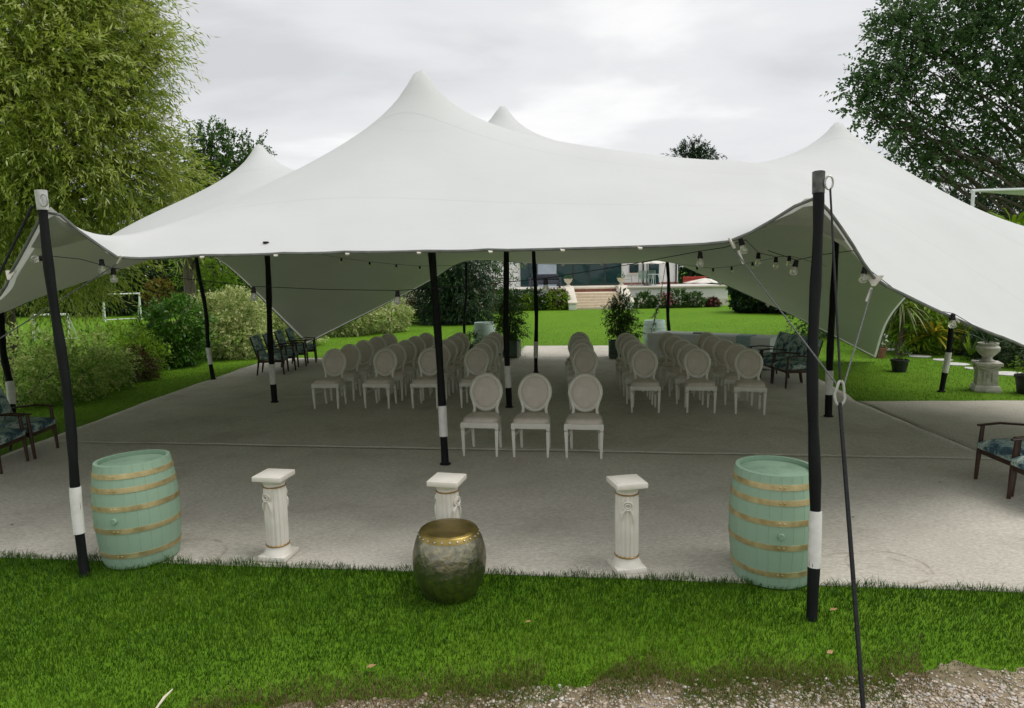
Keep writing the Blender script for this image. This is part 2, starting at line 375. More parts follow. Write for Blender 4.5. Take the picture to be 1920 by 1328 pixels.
def membrane_mat():
    m, t, N, L, b = nodes_of('membrane')
    tc = N.new('ShaderNodeTexCoord')
    n = noise(N, L, tc.outputs['Object'], .8, 5, .6)
    c = ramp(N, L, n.outputs['Fac'], [(.3, (.70, .715, .715)), (.7, (.755, .77, .77))]); L.new(c.outputs[0], b.inputs['Base Color'])
    b.inputs['Roughness'].default_value = .62; b.inputs['Specular IOR Level'].default_value = .25
    mp = N.new('ShaderNodeMapping'); mp.inputs['Scale'].default_value = (.5, 5, 5); L.new(tc.outputs['Object'], mp.inputs[0])
    n2 = noise(N, L, mp.outputs[0], 1.6, 4, .5)
    bp = N.new('ShaderNodeBump'); bp.inputs['Strength'].default_value = .10; bp.inputs['Distance'].default_value = .03
    L.new(n2.outputs['Fac'], bp.inputs['Height']); L.new(bp.outputs[0], b.inputs['Normal'])
    last = c.outputs[0]
    def line(val, width, amount, last):
        ab = N.new('ShaderNodeMath'); ab.operation = 'ABSOLUTE'; L.new(val, ab.inputs[0])
        mr = N.new('ShaderNodeMapRange'); mr.inputs['From Min'].default_value = width; mr.inputs['From Max'].default_value = 0; mr.inputs['To Max'].default_value = amount; L.new(ab.outputs[0], mr.inputs[0])
        mx = N.new('ShaderNodeMix'); mx.data_type = 'RGBA'; mx.inputs[7].default_value = (.22, .23, .22, 1); L.new(mr.outputs[0], mx.inputs[0]); L.new(last, mx.inputs[6]); return mx.outputs[2]
    fl = N.new('ShaderNodeVectorMath'); fl.operation = 'MULTIPLY'; fl.inputs[1].default_value = (1, 1, 0); L.new(tc.outputs['Object'], fl.inputs[0])
    for cx, cy, rad in ((-1.03, 8.6, .62), (-.11, 11.7, .62), (-4.32, 12.2, .62), (4.98, 10.6, .62)):
        ds = N.new('ShaderNodeVectorMath'); ds.operation = 'DISTANCE'; ds.inputs[1].default_value = (cx, cy, 0); L.new(fl.outputs[0], ds.inputs[0])
        sb = N.new('ShaderNodeMath'); sb.operation = 'SUBTRACT'; sb.inputs[1].default_value = rad; L.new(ds.outputs['Value'], sb.inputs[0]); last = line(sb.outputs[0], .012, .05, last)
    dp_ = N.new('ShaderNodeVectorMath'); dp_.operation = 'DOT_PRODUCT'; dp_.inputs[1].default_value = (.14/1.45, .99/1.45, 0); L.new(tc.outputs['Object'], dp_.inputs[0])
    fr = N.new('ShaderNodeMath'); fr.operation = 'FRACT'; L.new(dp_.outputs['Value'], fr.inputs[0]); sb = N.new('ShaderNodeMath'); sb.operation = 'SUBTRACT'; sb.inputs[1].default_value = .5; L.new(fr.outputs[0], sb.inputs[0]); last = line(sb.outputs[0], .010, .16, last)
    ns = noise(N, L, tc.outputs['Object'], 3.5, 6, .7); st_ = ramp(N, L, ns.outputs['Fac'], [(.62, (0, 0, 0)), (.78, (.16, .16, .16))])
    mx = N.new('ShaderNodeMix'); mx.data_type = 'RGBA'; mx.inputs[7].default_value = (.36, .37, .33, 1); L.new(st_.outputs[0], mx.inputs[0]); L.new(last, mx.inputs[6]); L.new(mx.outputs[2], b.inputs['Base Color'])
    tr = N.new('ShaderNodeBsdfTranslucent'); tr.inputs['Color'].default_value = (.80, .80, .74, 1)
    ms = N.new('ShaderNodeMixShader'); ms.inputs[0].default_value = .24
    L.new(b.outputs[0], ms.inputs[1]); L.new(tr.outputs[0], ms.inputs[2]); L.new(ms.outputs[0], N['Material Output'].inputs['Surface']); MATS['membrane'] = m
membrane_mat()
def lawn_mat():
    m, t, N, L, b = nodes_of('lawn')
    tc = N.new('ShaderNodeTexCoord'); o = tc.outputs['Object']
    n1 = noise(N, L, o, .22, 4, .6); n2 = noise(N, L, o, 1.7, 5, .6)
    mp = N.new('ShaderNodeMapping'); mp.inputs['Scale'].default_value = (1, .35, 1); L.new(o, mp.inputs[0]); n3 = noise(N, L, mp.outputs[0], 45, 4, .7)
    c1 = ramp(N, L, n1.outputs['Fac'], [(.3, (.075, .19, .008)), (.7, (.17, .31, .018))])
    c2 = ramp(N, L, n2.outputs['Fac'], [(.3, (.06, .16, .006)), (.7, (.19, .31, .028))])
    c3 = ramp(N, L, n3.outputs['Fac'], [(.3, (.04, .13, .004)), (.7, (.15, .30, .02))])
    a = N.new('ShaderNodeMix'); a.data_type = 'RGBA'; a.inputs[0].default_value = .45; L.new(c1.outputs[0], a.inputs[6]); L.new(c2.outputs[0], a.inputs[7])
    d = N.new('ShaderNodeMix'); d.data_type = 'RGBA'; d.inputs[0].default_value = .4; L.new(a.outputs[2], d.inputs[6]); L.new(c3.outputs[0], d.inputs[7])
    L.new(d.outputs[2], b.inputs['Base Color']); b.inputs['Roughness'].default_value = .9; b.inputs['Specular IOR Level'].default_value = .1
    bp = N.new('ShaderNodeBump'); bp.inputs['Strength'].default_value = .7; bp.inputs['Distance'].default_value = .03
    L.new(n3.outputs['Fac'], bp.inputs['Height']); L.new(bp.outputs[0], b.inputs['Normal']); MATS['lawn'] = m
lawn_mat()
pm('drive_soil', (.12, .095, .05), (.36, .29, .20), 5, .95, bump=.8, bscale=40)
def carpet_mat(rings):
    m, t, N, L, b = nodes_of('carpet')
    tc = N.new('ShaderNodeTexCoord'); o = tc.outputs['Object']
    n1 = noise(N, L, o, .7, 5, .6)
    mp = N.new('ShaderNodeMapping'); mp.inputs['Scale'].default_value = (.35, 1, 1); mp.inputs['Rotation'].default_value = (0, 0, R(8)); L.new(o, mp.inputs[0])
    n2 = noise(N, L, mp.outputs[0], 70, 5, .75); n3 = noise(N, L, o, 160, 3, .7)
    c = ramp(N, L, n1.outputs['Fac'], [(.3, (.575, .54, .465)), (.7, (.67, .635, .555))])
    c2 = ramp(N, L, n2.outputs['Fac'], [(.36, (.60, .60, .60)), (.62, (1.12, 1.12, 1.12))])
    c3 = ramp(N, L, n3.outputs['Fac'], [(.35, (.82, .82, .82)), (.65, (1.1, 1.1, 1.1))])
    a = N.new('ShaderNodeMix'); a.data_type = 'RGBA'; a.blend_type = 'MULTIPLY'; a.inputs[0].default_value = .75; L.new(c.outputs[0], a.inputs[6]); L.new(c2.outputs[0], a.inputs[7])
    a2 = N.new('ShaderNodeMix'); a2.data_type = 'RGBA'; a2.blend_type = 'MULTIPLY'; a2.inputs[0].default_value = .8; L.new(a.outputs[2], a2.inputs[6]); L.new(c3.outputs[0], a2.inputs[7])
    ns = noise(N, L, o, 1.3, 6, .68, .4); st_ = ramp(N, L, ns.outputs['Fac'], [(.50, (0, 0, 0)), (.72, (.34, .34, .34))])
    q0 = N.new('ShaderNodeMix'); q0.data_type = 'RGBA'; q0.inputs[7].default_value = (.25, .225, .18, 1); L.new(st_.outputs[0], q0.inputs[0]); L.new(a2.outputs[2], q0.inputs[6])
    last = q0.outputs[2]
    # brown rust rings where barrels once stood
    for cx, cy, rad, w in rings:
        sp = N.new('ShaderNodeVectorMath'); sp.operation = 'DISTANCE'; sp.inputs[1].default_value = (cx, cy, 0)
        fl = N.new('ShaderNodeVectorMath'); fl.operation = 'MULTIPLY'; fl.inputs[1].default_value = (1, 1, 0); L.new(o, fl.inputs[0]); L.new(fl.outputs[0], sp.inputs[0])
        s1 = N.new('ShaderNodeMath'); s1.operation = 'SUBTRACT'; s1.inputs[1].default_value = rad; L.new(sp.outputs['Value'], s1.inputs[0])
        s2 = N.new('ShaderNodeMath'); s2.operation = 'ABSOLUTE'; L.new(s1.outputs[0], s2.inputs[0])
        nn = noise(N, L, o, 5, 4, .6)
        s3 = N.new('ShaderNodeMapRange'); s3.inputs['From Min'].default_value = w; s3.inputs['From Max'].default_value = 0; L.new(s2.outputs[0], s3.inputs[0])
        s4 = N.new('ShaderNodeMapRange'); s4.inputs['From Min'].default_value = .42; s4.inputs['From Max'].default_value = .62; L.new(nn.outputs['Fac'], s4.inputs[0])
        s5 = N.new('ShaderNodeMath'); s5.operation = 'MULTIPLY'; L.new(s3.outputs[0], s5.inputs[0]); L.new(s4.outputs[0], s5.inputs[1])
        s6 = N.new('ShaderNodeMath'); s6.operation = 'MULTIPLY'; s6.inputs[1].default_value = .6; L.new(s5.outputs[0], s6.inputs[0])
        q = N.new('ShaderNodeMix'); q.data_type = 'RGBA'; q.inputs[7].default_value = (.20, .13, .075, 1); L.new(s6.outputs[0], q.inputs[0]); L.new(last, q.inputs[6]); last = q.outputs[2]
    L.new(last, b.inputs['Base Color']); b.inputs['Roughness'].default_value = .95; b.inputs['Specular IOR Level'].default_value = .1
    bp = N.new('ShaderNodeBump'); bp.inputs['Strength'].default_value = .5; bp.inputs['Distance'].default_value = .004
    L.new(n2.outputs['Fac'], bp.inputs['Height']); L.new(bp.outputs[0], b.inputs['Normal']); MATS['carpet'] = m
carpet_mat([(-2.88, 5.62, .36, .03), (2.75, 5.0, .42, .03), (2.95, 5.15, .30, .02)])
def glass_mat(name, col, alpha_rough=.04, trans=0.0):
    m, t, N, L, b = nodes_of(name); b.inputs['Base Color'].default_value = (*col, 1); b.inputs['Roughness'].default_value = alpha_rough
    b.inputs['Transmission Weight'].default_value = trans; b.inputs['IOR'].default_value = 1.45; MATS[name] = m
glass_mat('window_glass', (.015, .045, .045)); glass_mat('bulb_glass', (.95, .95, .9), .02, .92)
def drum_mat():
    m, t, N, L, b = nodes_of('drum_metal')
    tc = N.new('ShaderNodeTexCoord'); o = tc.outputs['Object']; n = noise(N, L, o, 22, 6, .7); n2 = noise(N, L, o, 34, 4, .6); v = N.new('ShaderNodeTexVoronoi'); v.inputs['Scale'].default_value = 17; L.new(o, v.inputs['Vector'])
    c = ramp(N, L, n.outputs['Fac'], [(.34, (.20, .20, .165)), (.52, (.29, .275, .20)), (.72, (.46, .40, .24))]); L.new(c.outputs[0], b.inputs['Base Color'])
    b.inputs['Metallic'].default_value = 1.0; rr = ramp(N, L, n2.outputs['Fac'], [(.3, (.28,)*3), (.7, (.44,)*3)]); L.new(rr.outputs[0], b.inputs['Roughness'])
    ad = N.new('ShaderNodeMath'); ad.operation = 'ADD'; L.new(v.outputs['Distance'], ad.inputs[0]); L.new(n2.outputs['Fac'], ad.inputs[1])
    bp = N.new('ShaderNodeBump'); bp.inputs['Strength'].default_value = .32; bp.inputs['Distance'].default_value = .012; L.new(ad.outputs[0], bp.inputs['Height']); L.new(bp.outputs[0], b.inputs['Normal']); MATS['drum_metal'] = m
drum_mat()
pm('brass', (.22, .165, .05), (.40, .30, .10), 6, .30, rough2=.42, metal=.95, bump=.1, bscale=20)

# ================================================================== THE GROUND
def front_y(x): return 5.13-.118*x
def gravel_y(x): return np.interp(x, [-6, -3.2, -1.3, -.4, .3, 1.35, 3.1, 6], [3.0, 3.15, 3.40, 3.50, 3.58, 3.61, 3.63, 3.65])
CL = lambda y: np.interp(y, [4, 8, 10.9, 13.4, 18.5, 22], [-6.9, -6.95, -6.98, -7.02, -6.85, -6.5])
CR = lambda y: np.interp(y, [4, 8.3, 11.7, 12.4, 14.8, 20], [5.85, 5.85, 5.98, 6.15, 6.5, 6.6])
REAR_C, SEAM = 18.35, .14
def on_carpet(x, y):
    main = (y > front_y(x)-.0) & (y < REAR_C-SEAM*x) & (x > CL(y)) & (x < CR(y))
    ext = (x > .38) & (x < 2.95) & (y > 16) & (y < 21.3-SEAM*x)
    rs = (x > 5.7) & (x < 9.6) & (y > 8.35) & (y < 12.2-.09*x)
    return main | ext | rs
bm_ = MB(); bm_.add([(-400, -60, 0), (400, -60, 0), (400, 700, 0), (-400, 700, 0)], [(0, 1, 2, 3)])
struct(bm_.build('lawn', 'lawn', smooth=False), 'green mown lawn')

# gravel drive at the front
wkn = [(np.linspace(-9.5, 9.5, k), rng.uniform(-1, 1, k)*a) for k, a in ((24, .10), (70, .07), (220, .05), (500, .03))]
def wob(x): return sum(np.interp(x, a, b) for a, b in wkn)
xs = np.linspace(-9, 9, 700); V = []; 
for x in xs: V += [(x, -8, .004), (x, float(gravel_y(x))+.13+float(wob(x)), .006)]
Fq = [(2*i, 2*i+2, 2*i+3, 2*i+1) for i in range(len(xs)-1)]
gd = struct(npmesh('gravel_drive', np.array(V), np.array(Fq), 'drive_soil'), 'gravel drive')
ICO = []
ph = (1+5**.5)/2
for a, b in ((-1, ph), (1, ph), (-1, -ph), (1, -ph)): ICO.append((a, b, 0))
for a, b in ((-1, ph), (1, ph), (-1, -ph), (1, -ph)): ICO.append((0, a, b))
for a, b in ((ph, -1), (ph, 1), (-ph, -1), (-ph, 1)): ICO.append((a, 0, b))
ICO = unit(np.array(ICO)); ICF = np.array([(0,11,5),(0,5,1),(0,1,7),(0,7,10),(0,10,11),(1,5,9),(5,11,4),(11,10,2),(10,7,6),(7,1,8),(3,9,4),(3,4,2),(3,2,6),(3,6,8),(3,8,9),(4,9,5),(2,4,11),(6,2,10),(8,6,7),(9,8,1)])
def pebbles(name, x, y, size, parent=None):
    n = len(x); s = size[:, None]*rng.uniform(.6, 1.15, (n, 3)); s[:, 2] *= .62
    V = ICO[None]*(1+rng.normal(size=(n, 12, 1))*.10)*s[:, None]
    a = rng.uniform(0, 6.28, n); ca, sa = np.cos(a)[:, None], np.sin(a)[:, None]
    X = V[..., 0]*ca-V[..., 1]*sa+x[:, None]; Y = V[..., 0]*sa+V[..., 1]*ca+y[:, None]; Z = V[..., 2]+size[:, None]*.28+.006
    W = np.stack([X, Y, Z], -1).reshape(-1, 3); Fc = (ICF[None]+12*np.arange(n)[:, None, None]).reshape(-1, 3)
    return npmesh(name, W, Fc, 'pebble', parent, np.repeat(rng.random(n), 20), smooth=True)
n = 60000; x = rng.uniform(-3.4, 4.2, n); y = rng.uniform(2.9, 4.15, n)
d = gravel_y(x)-y; pn = np.sin(x*3.1+1)*np.sin(y*7+x)*.5+.5
keep = (d > -.26+.2*rng.random(n)) & (rng.random(n) < np.clip(d*3.0+.42, .0, 1)*(.45+.55*pn))
po = pebbles('pebbles', x[keep], y[keep], rng.uniform(.005, .0125, keep.sum())*rng.choice([1, 1, 1, 1.35], keep.sum()))
tag(po, 'loose pale pebbles lying on the gravel drive in front', 'gravel', kind='stuff')

# carpet laid in strips
carpet = struct(empty('carpet', (0, 0, 0)), 'grey beige needle felt carpet laid in strips')
def strip(ya, yb, xl, xr, nu, nv, lift=.0, wav=.02, front=False):
    u = np.linspace(0, 1, nu)[None]; v = np.linspace(0, 1, nv)[:, None]
    Y = v*np.ones_like(u); X = u*np.ones_like(v)
    for _ in range(3):
        xa = X; yy = ya(xa)*(1-v)+yb(xa)*v; X = xl(yy)*(1-u)+xr(yy)*u
        if _ == 0: pass
        X = xl(yy)+(xr(yy)-xl(yy))*u
    Y = ya(X)*(1-v)+yb(X)*v
    X = X+wav*np.sin(Y*4.1)*np.sin(Y*1.7+1)*(1.5*np.abs(u-.5))
    Y = Y+wav*.35*np.sin(X*2.3)*np.sin(X*.9)*(2*np.abs(v-.5))
    Z = .009+lift+.003*np.sin(X*1.9+Y*.7)*np.sin(Y*2.3-X*.4)+.0015*np.sin(X*5.1-Y*3)
    V = np.stack([X, Y, Z], -1).reshape(-1, 3)
    i = np.arange(nv-1)[:, None]*nu+np.arange(nu-1)[None]; Fq = np.stack([i, i+1, i+1+nu, i+nu], -1).reshape(-1, 4)
    # skirt down to the ground
    ring = np.r_[np.arange(nu), nu-1+nu*np.arange(1, nv), nv*nu-2-np.arange(nu-1), nu*(nv-2-np.arange(nv-2))]
    W = V[ring].copy(); W[:, 2] = .001; k = len(ring); o = len(V); j = np.arange(k)
    S = np.stack([ring, o+j, o+(j+1) % k, ring[(j+1) % k]], -1)
    return npmesh('carpet_strip', np.vstack([V, W]), np.vstack([Fq, S]), 'carpet', carpet, smooth=True)
cs = [8.85, 12.45, 15.0, REAR_C]
gp = .001
strip(lambda x: front_y(x)+0*x, lambda x: cs[0]-SEAM*x-gp, CL, CR, 110, 42, lift=.001)
for k, (a, b) in enumerate(zip(cs[:-1], cs[1:])):
    strip(lambda x, a=a: a-SEAM*x+gp, lambda x, b=b: b-SEAM*x-gp, CL, CR, 110, 40, lift=-.0007*(k+1))
strip(lambda x: REAR_C-SEAM*x+gp, lambda x: 21.3-SEAM*x, lambda y: .38+0*y-(21.2-y)*.09, lambda y: 2.95+0*y, 30, 30, lift=-.003)
strip(lambda x: 8.38+0*x-.02*(x-6), lambda x: 12.22-.09*x, lambda y: CR(y)+.03, lambda y: 9.6+0*y, 40, 40, lift=.004, wav=.05)

# grass blades
def blades(name, x, y, h, w, mat, label, seg2=True, rn=None, parent=None):
    n = len(x); a = rng.uniform(0, 6.28, n); sx, sy = np.cos(a), np.sin(a)
    la = rng.uniform(0, 6.28, n); lean = h*rng.uniform(.15, .85, n); lx, ly = np.cos(la)*lean, np.sin(la)*lean
    B = np.stack([x, y, np.zeros(n)], 1); S = np.stack([sx, sy, np.zeros(n)], 1)*w[:, None]/2
    T = B+np.stack([lx, ly, h*.93], 1)
    if rn is None: rn = rng.random(n)
    if seg2:
        Mi = B+np.stack([lx*.33, ly*.33, h*.58], 1)
        V = np.stack([B-S, B+S, Mi+S*.75, Mi-S*.75, T], 1).reshape(-1, 3); k = 5*np.arange(n)[:, None, None]
        Fc = (np.array([(0, 1, 2), (0, 2, 3), (3, 2, 4)])[None]+k).reshape(-1, 3); rr = np.repeat(rn, 3)
    else:
        V = np.stack([B-S, B+S, T], 1).reshape(-1, 3); Fc = np.arange(3*n).reshape(n, 3); rr = rn
    return tag(npmesh(name, V, Fc, mat, parent, rr), label, 'grass', kind='stuff')
def patch(x, y): return .5+.22*np.sin(x*1.7+.6*np.sin(y*2.1))+.18*np.sin(y*3.3+x*.9)+.12*np.sin(x*6.1-y*4.3)
n = 215000; x = rng.uniform(-5.2, 5.2, n); y = rng.uniform(2.9, 5.95, n)
dg = y-gravel_y(x); df = front_y(x)-y
edge = .03*np.sin(x*9)+.02*np.sin(x*23)
keep = (df > -.03+edge*.7) & (rng.random(n) < np.clip((dg+.10-wob(x)*.7+.06*np.sin(x*7+y*9)+.08*np.sin(x*2.3+y*5)+.06*np.sin(x*17-y*11))*3.0, 0, 1))
x, y, dg, df = x[keep], y[keep], dg[keep], df[keep]
h = rng.uniform(.020, .048, len(x))*(1+.5*np.exp(-df/.12)) * np.clip(.55+dg*.7, .5, 1.15)*(.75+.5*patch(x, y))
rn = np.clip(.34*rng.random(len(x))+.16*(np.sin(x*11+3*np.sin(y*7))*np.sin(y*13+2*np.sin(x*5))>.35)+.44*patch(x, y)*(1-.55*np.exp(-np.maximum(df, 0)/.38))+.26*np.exp(-np.maximum(dg, 0)/.45), 0, 1)
blades('grass_verge', x, y, h, rng.uniform(.003, .0055, len(x)), 'blade', 'short lush grass verge between carpet and gravel drive', rn=rn)
n = 42000; x = rng.uniform(-4, 4.2, n); y = gravel_y(x)+wob(x)*.8+rng.normal(size=n)*.13+.12
keep = (patch(x*1.3+2, y) > .42)
blades('dry_grass', x[keep], y[keep], rng.uniform(.012, .05, keep.sum()), rng.uniform(.002, .0045, keep.sum()), 'blade_dry', 'straw coloured dry grass where verge meets gravel', rn=rng.random(keep.sum()))
n = 330000; x = rng.uniform(-13, 15, n); y = rng.uniform(5.5, 31, n)
keep = ~on_carpet(x, y) & ((y > 18) | (x < -6.5) | (x > 5.7)) & (np.abs(x) < y*.85+1.5) & (rng.random(n) < np.interp(y, [5, 14, 22, 31], [1, .8, .4, .0]))
keep &= ~((x > 5.7) & (y < 8))
x, y = x[keep], y[keep]
blades('lawn_grass', x, y, rng.uniform(.022, .045, len(x)), rng.uniform(.007, .013, len(x)), 'blade', 'mown lawn grass around the carpet', seg2=False, rn=np.clip(.58+.35*patch(x*.5, y*.5)+.22*(rng.random(len(x))-.5), 0, 1))
n = 26000; x = rng.uniform(-4, 4.2, n); y = gravel_y(x)+wob(x)*.8+rng.normal(size=n)*.11+.06; keep = patch(x*2.1+1, y*2) > .45
blades('grass_tufts', x[keep], y[keep], rng.uniform(.012, .042, keep.sum()), rng.uniform(.003, .006, keep.sum()), 'blade', 'thin grass tufts creeping into the gravel drive', rn=.35+.65*rng.random(keep.sum()))
# a tuft showing in the gap beside the right-hand carpet
n = 5000; x = rng.uniform(5.86, 8, n); y = rng.uniform(6.6, 8.36, n)
blades('grass_tuft', x, y, rng.uniform(.03, .07, n), rng.uniform(.004, .007, n), 'blade', 'patch of grass showing between the carpets beside right armchair', rn=.4+.6*rng.random(n))

# ================================================================== THE TENT
def resample(pts, n):
    pts = np.array(pts, float); P = np.vstack([2*pts[0]-pts[1], pts, 2*pts[-1]-pts[-2]]); out = []
    for i in range(1, len(P)-2):
        p0, p1, p2, p3 = P[i-1:i+3]
        for t in np.linspace(0, 1, 24, endpoint=False):
            out.append(.5*(2*p1+(-p0+p2)*t+(2*p0-5*p1+4*p2-p3)*t*t+(-p0+3*p1-3*p2+p3)*t**3))
    out.append(P[-2]); pts = np.array(out)
    d = np.r_[0, np.cumsum(np.linalg.norm(np.diff(pts, axis=0), axis=1))]; s = np.linspace(0, d[-1], n)
    return np.stack([np.interp(s, d, pts[:, k]) for k in range(3)], 1)
FL = (-9.6, 8.2, .3); FR = (8.9, 7.4, .4); RR = tuple(at(1643, 672, 16.4)); RL = tuple(at(575, 645, 19.))
FRONT = [(90, 388, 5.38), (130, 420, 5.5), (180, 456, 5.62), (228, 484, 5.72), (380, 480, 5.78), (510, 477, 5.78), (640, 474, 5.76), (780, 472, 5.72), (920, 470, 5.64), (1055, 467, 5.52), (1200, 463, 5.38), (1300, 459, 5.26), (1372, 452, 5.15), (1440, 418, 5.02), (1495, 384, 4.9), (1524, 368, 4.84), (1556, 398, 4.92), (1600, 462, 5.02), (1640, 522, 5.12), (1700, 555, 5.35), (1778, 592, 5.65), (1850, 622, 5.95), (1925, 652, 6.25)]
e_front = [FL, (-7.6, 7.1, .95), (-5.9, 6.35, 1.55), at(-20, 570, 5.85), at(20, 512, 5.62), at(60, 440, 5.48)]+[at(*p) for p in FRONT]+[(6.4, 6.9, .95), FR]
e_right = [FR, (9.6, 9.2, 2.2), (9.0, 11, 2.75), (8.25, 12.5, 2.85), (8.5, 14.3, 1.9), at(1668, 600, 15.6), RR]
e_rear = [RL, at(640, 612, 19.2), at(720, 572, 19.5), at(800, 530, 19.7), at(862, 492, 19.8), at(905, 487, 19.6), at(1000, 494, 19.1), at(1100, 495, 18.7), at(1200, 492, 18.3), at(1250, 488, 18.1), at(1310, 512, 17.8), at(1400, 552, 17.4), at(1500, 598, 17), RR]
e_left = [FL, (-9.5, 9.6, 1.1), at(-2, 590, 11.3), at(110, 538, 12.8), at(225, 492, 14.2), at(365, 470, 15.6), at(410, 488, 16.2), at(450, 520, 16.9), at(510, 580, 18), RL]
PEAKS = [(-1.03, 8.6, 4.90, .325), (-.11, 11.7, 5.14, .354), (-4.32, 12.2, 4.68, .37), (4.98, 10.6, 4.55, .614), (.55, 15.5, 4.3, .1)]
def tent_level(nu, nv, iters, om, z0=None, sag=.001):
    """membrane height over its plan: tensioned sheet held at the edge and at the pole tops"""
    f = resample(e_front, nu); b = resample(e_rear, nu); l = resample(e_left, nv); r = resample(e_right, nv)
    u = np.linspace(0, 1, nu)[None, :, None]; v = np.linspace(0, 1, nv)[:, None, None]
    S = (1-v)*f[None]+v*b[None]+(1-u)*l[:, None]+u*r[:, None]-((1-u)*(1-v)*f[0]+u*(1-v)*f[-1]+(1-u)*v*b[0]+u*v*b[-1])
    k = np.zeros((nv, nu)); fix = np.zeros((nv, nu), bool); z = S[..., 2].copy()
    if z0 is not None:
        a, c = z0.shape; iy = np.linspace(0, a-1, nv); ix = np.linspace(0, c-1, nu); y0 = np.minimum(iy.astype(int), a-2); x0 = np.minimum(ix.astype(int), c-2); ty = (iy-y0)[:, None]; tx = (ix-x0)[None]
        z[1:-1, 1:-1] = ((1-ty)*((1-tx)*z0[y0][:, x0]+tx*z0[y0][:, x0+1])+ty*((1-tx)*z0[y0+1][:, x0]+tx*z0[y0+1][:, x0+1]))[1:-1, 1:-1]
    for px, py, pz, al in PEAKS:
        rr = np.hypot(S[..., 0]-px, S[..., 1]-py); k = np.maximum(k, (rr+.06)**-al); m = rr < .08
        if not m.any(): m = rr == rr.min()
        fix |= m; z[m] = pz-3*rr[m]**2
    fix[0] = fix[-1] = True; fix[:, 0] = fix[:, -1] = True
    kx = .5*(k[:, 1:]+k[:, :-1]); ky = .5*(k[1:]+k[:-1])
    e, w, n, s = kx[1:-1, 1:], kx[1:-1, :-1], ky[1:, 1:-1], ky[:-1, 1:-1]; tot = e+w+n+s
    src = sag*np.abs(np.gradient(S[..., 0], axis=1)*np.gradient(S[..., 1], axis=0))[1:-1, 1:-1]
    Xi, Yi = S[1:-1, 1:-1, 0], S[1:-1, 1:-1, 1]; src = src+src/sag*(.316*np.exp(-((Xi+4.1)**2+(Yi-8.6)**2)/(2*.9**2))-.394*np.exp(-((Xi+6.6)**2+(Yi-11.8)**2)/2))
    fx = fix[1:-1, 1:-1]; I, J = np.indices(fx.shape); red = ((I+J) % 2 == 0) & ~fx; blk = ((I+J) % 2 == 1) & ~fx
    for it in range(iters):
        for m in (red, blk):
            new = (e*z[1:-1, 2:]+w*z[1:-1, :-2]+n*z[2:, 1:-1]+s*z[:-2, 1:-1]-src)/tot
            zi = z[1:-1, 1:-1]; zi[m] += om*(new[m]-zi[m])
    S[..., 2] = z; return S
def solve_tent():
    S = tent_level(64, 48, 160, 1.9); S = tent_level(125, 95, 160, 1.93, S[..., 2]); S = tent_level(250, 190, 180, 1.95, S[..., 2]); z = S[..., 2]
    for it in range(2):
        zi = z.copy(); z[1:-1, 1:-1] = .5*zi[1:-1, 1:-1]+.125*(zi[2:, 1:-1]+zi[:-2, 1:-1]+zi[1:-1, 2:]+zi[1:-1, :-2])
    # light creases running back from the tie points of the front edge
    X_, Y_ = S[..., 0], S[..., 1]
    for px in (380, 518, 652, 786, 920, 1055, 1200):
        p = at(px, 474, 5.6); dx = X_-p[0]+.1*(Y_-p[1]); dy = np.maximum(Y_-p[1], 0)
        z += .010*np.exp(-(dx/(.05+.16*dy))**2)*np.exp(-dy/.55)*np.where(np.arange(S.shape[0])[:, None] < 40, 1, 0)*np.minimum(dy/.05, 1)
    return S
S = solve_tent(); nv, nu = S.shape[:2]
tent = empty('stretch_tent', (0, 0, 0)); tag(tent, 'large white stretch fabric tent with four peaks over the carpet', 'tent')
i = np.arange(nv-1)[:, None]*nu+np.arange(nu-1)[None]; Fq = np.stack([i, i+1, i+1+nu, i+nu], -1).reshape(-1, 4)
npmesh('membrane', S.reshape(-1, 3), Fq, 'membrane', tent, smooth=True)
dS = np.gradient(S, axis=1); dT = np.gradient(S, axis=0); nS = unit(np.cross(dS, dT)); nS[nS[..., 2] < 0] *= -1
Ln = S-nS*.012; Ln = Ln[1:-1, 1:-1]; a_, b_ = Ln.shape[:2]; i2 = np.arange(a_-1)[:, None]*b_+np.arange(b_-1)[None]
npmesh('underside_shade', Ln.reshape(-1, 3), np.stack([i2, i2+1, i2+1+b_, i2+b_], -1).reshape(-1, 4), 'underside_shade', tent, smooth=True)  # added layer just below the membrane, coloured to darken the tent's underside like shade
hm = MB()
loop = [S[0, j] for j in range(0, nu, 2)]+[S[j, -1] for j in range(1, nv, 2)]+[S[-1, j] for j in range(nu-2, -1, -2)]+[S[j, 0] for j in range(nv-2, 0, -2)]
hm.tube([Vector(p) for p in loop]+[Vector(loop[0])], .013, 6); hm.build('hem', 'hem', tent)
SV = S.reshape(-1, 3)
def corner_patch(p, rad):
    u0 = int(np.argmin(np.linalg.norm(S[0]-np.array(p), axis=1))); su = np.linalg.norm(S[0, u0+1]-S[0, u0]); sv = np.linalg.norm(S[4, u0]-S[0, u0])/4; V = []; Fc = []; n, m = 9, 24
    for r in range(n+1):
        for t in range(m+1):
            a = math.pi*t/m; fu = u0+rad*r/n*math.cos(a)/su; fv = .4+rad*r/n*math.sin(a)/sv; i0, j0 = int(fv), int(fu); tv, tu = fv-i0, fu-j0
            V.append((1-tv)*((1-tu)*S[i0, j0]+tu*S[i0, j0+1])+tv*((1-tu)*S[i0+1, j0]+tu*S[i0+1, j0+1])-np.array([0, 0, .028]))
    for r in range(n):
        for t in range(m): q = r*(m+1)+t; Fc.append((q, q+1, q+m+2, q+m+1))
    npmesh('corner_patch', np.array(V), np.array(Fc), 'patch', tent, smooth=True)
corner_patch(at(90, 388, 5.38), .42); corner_patch(at(1524, 368, 4.84), .42)
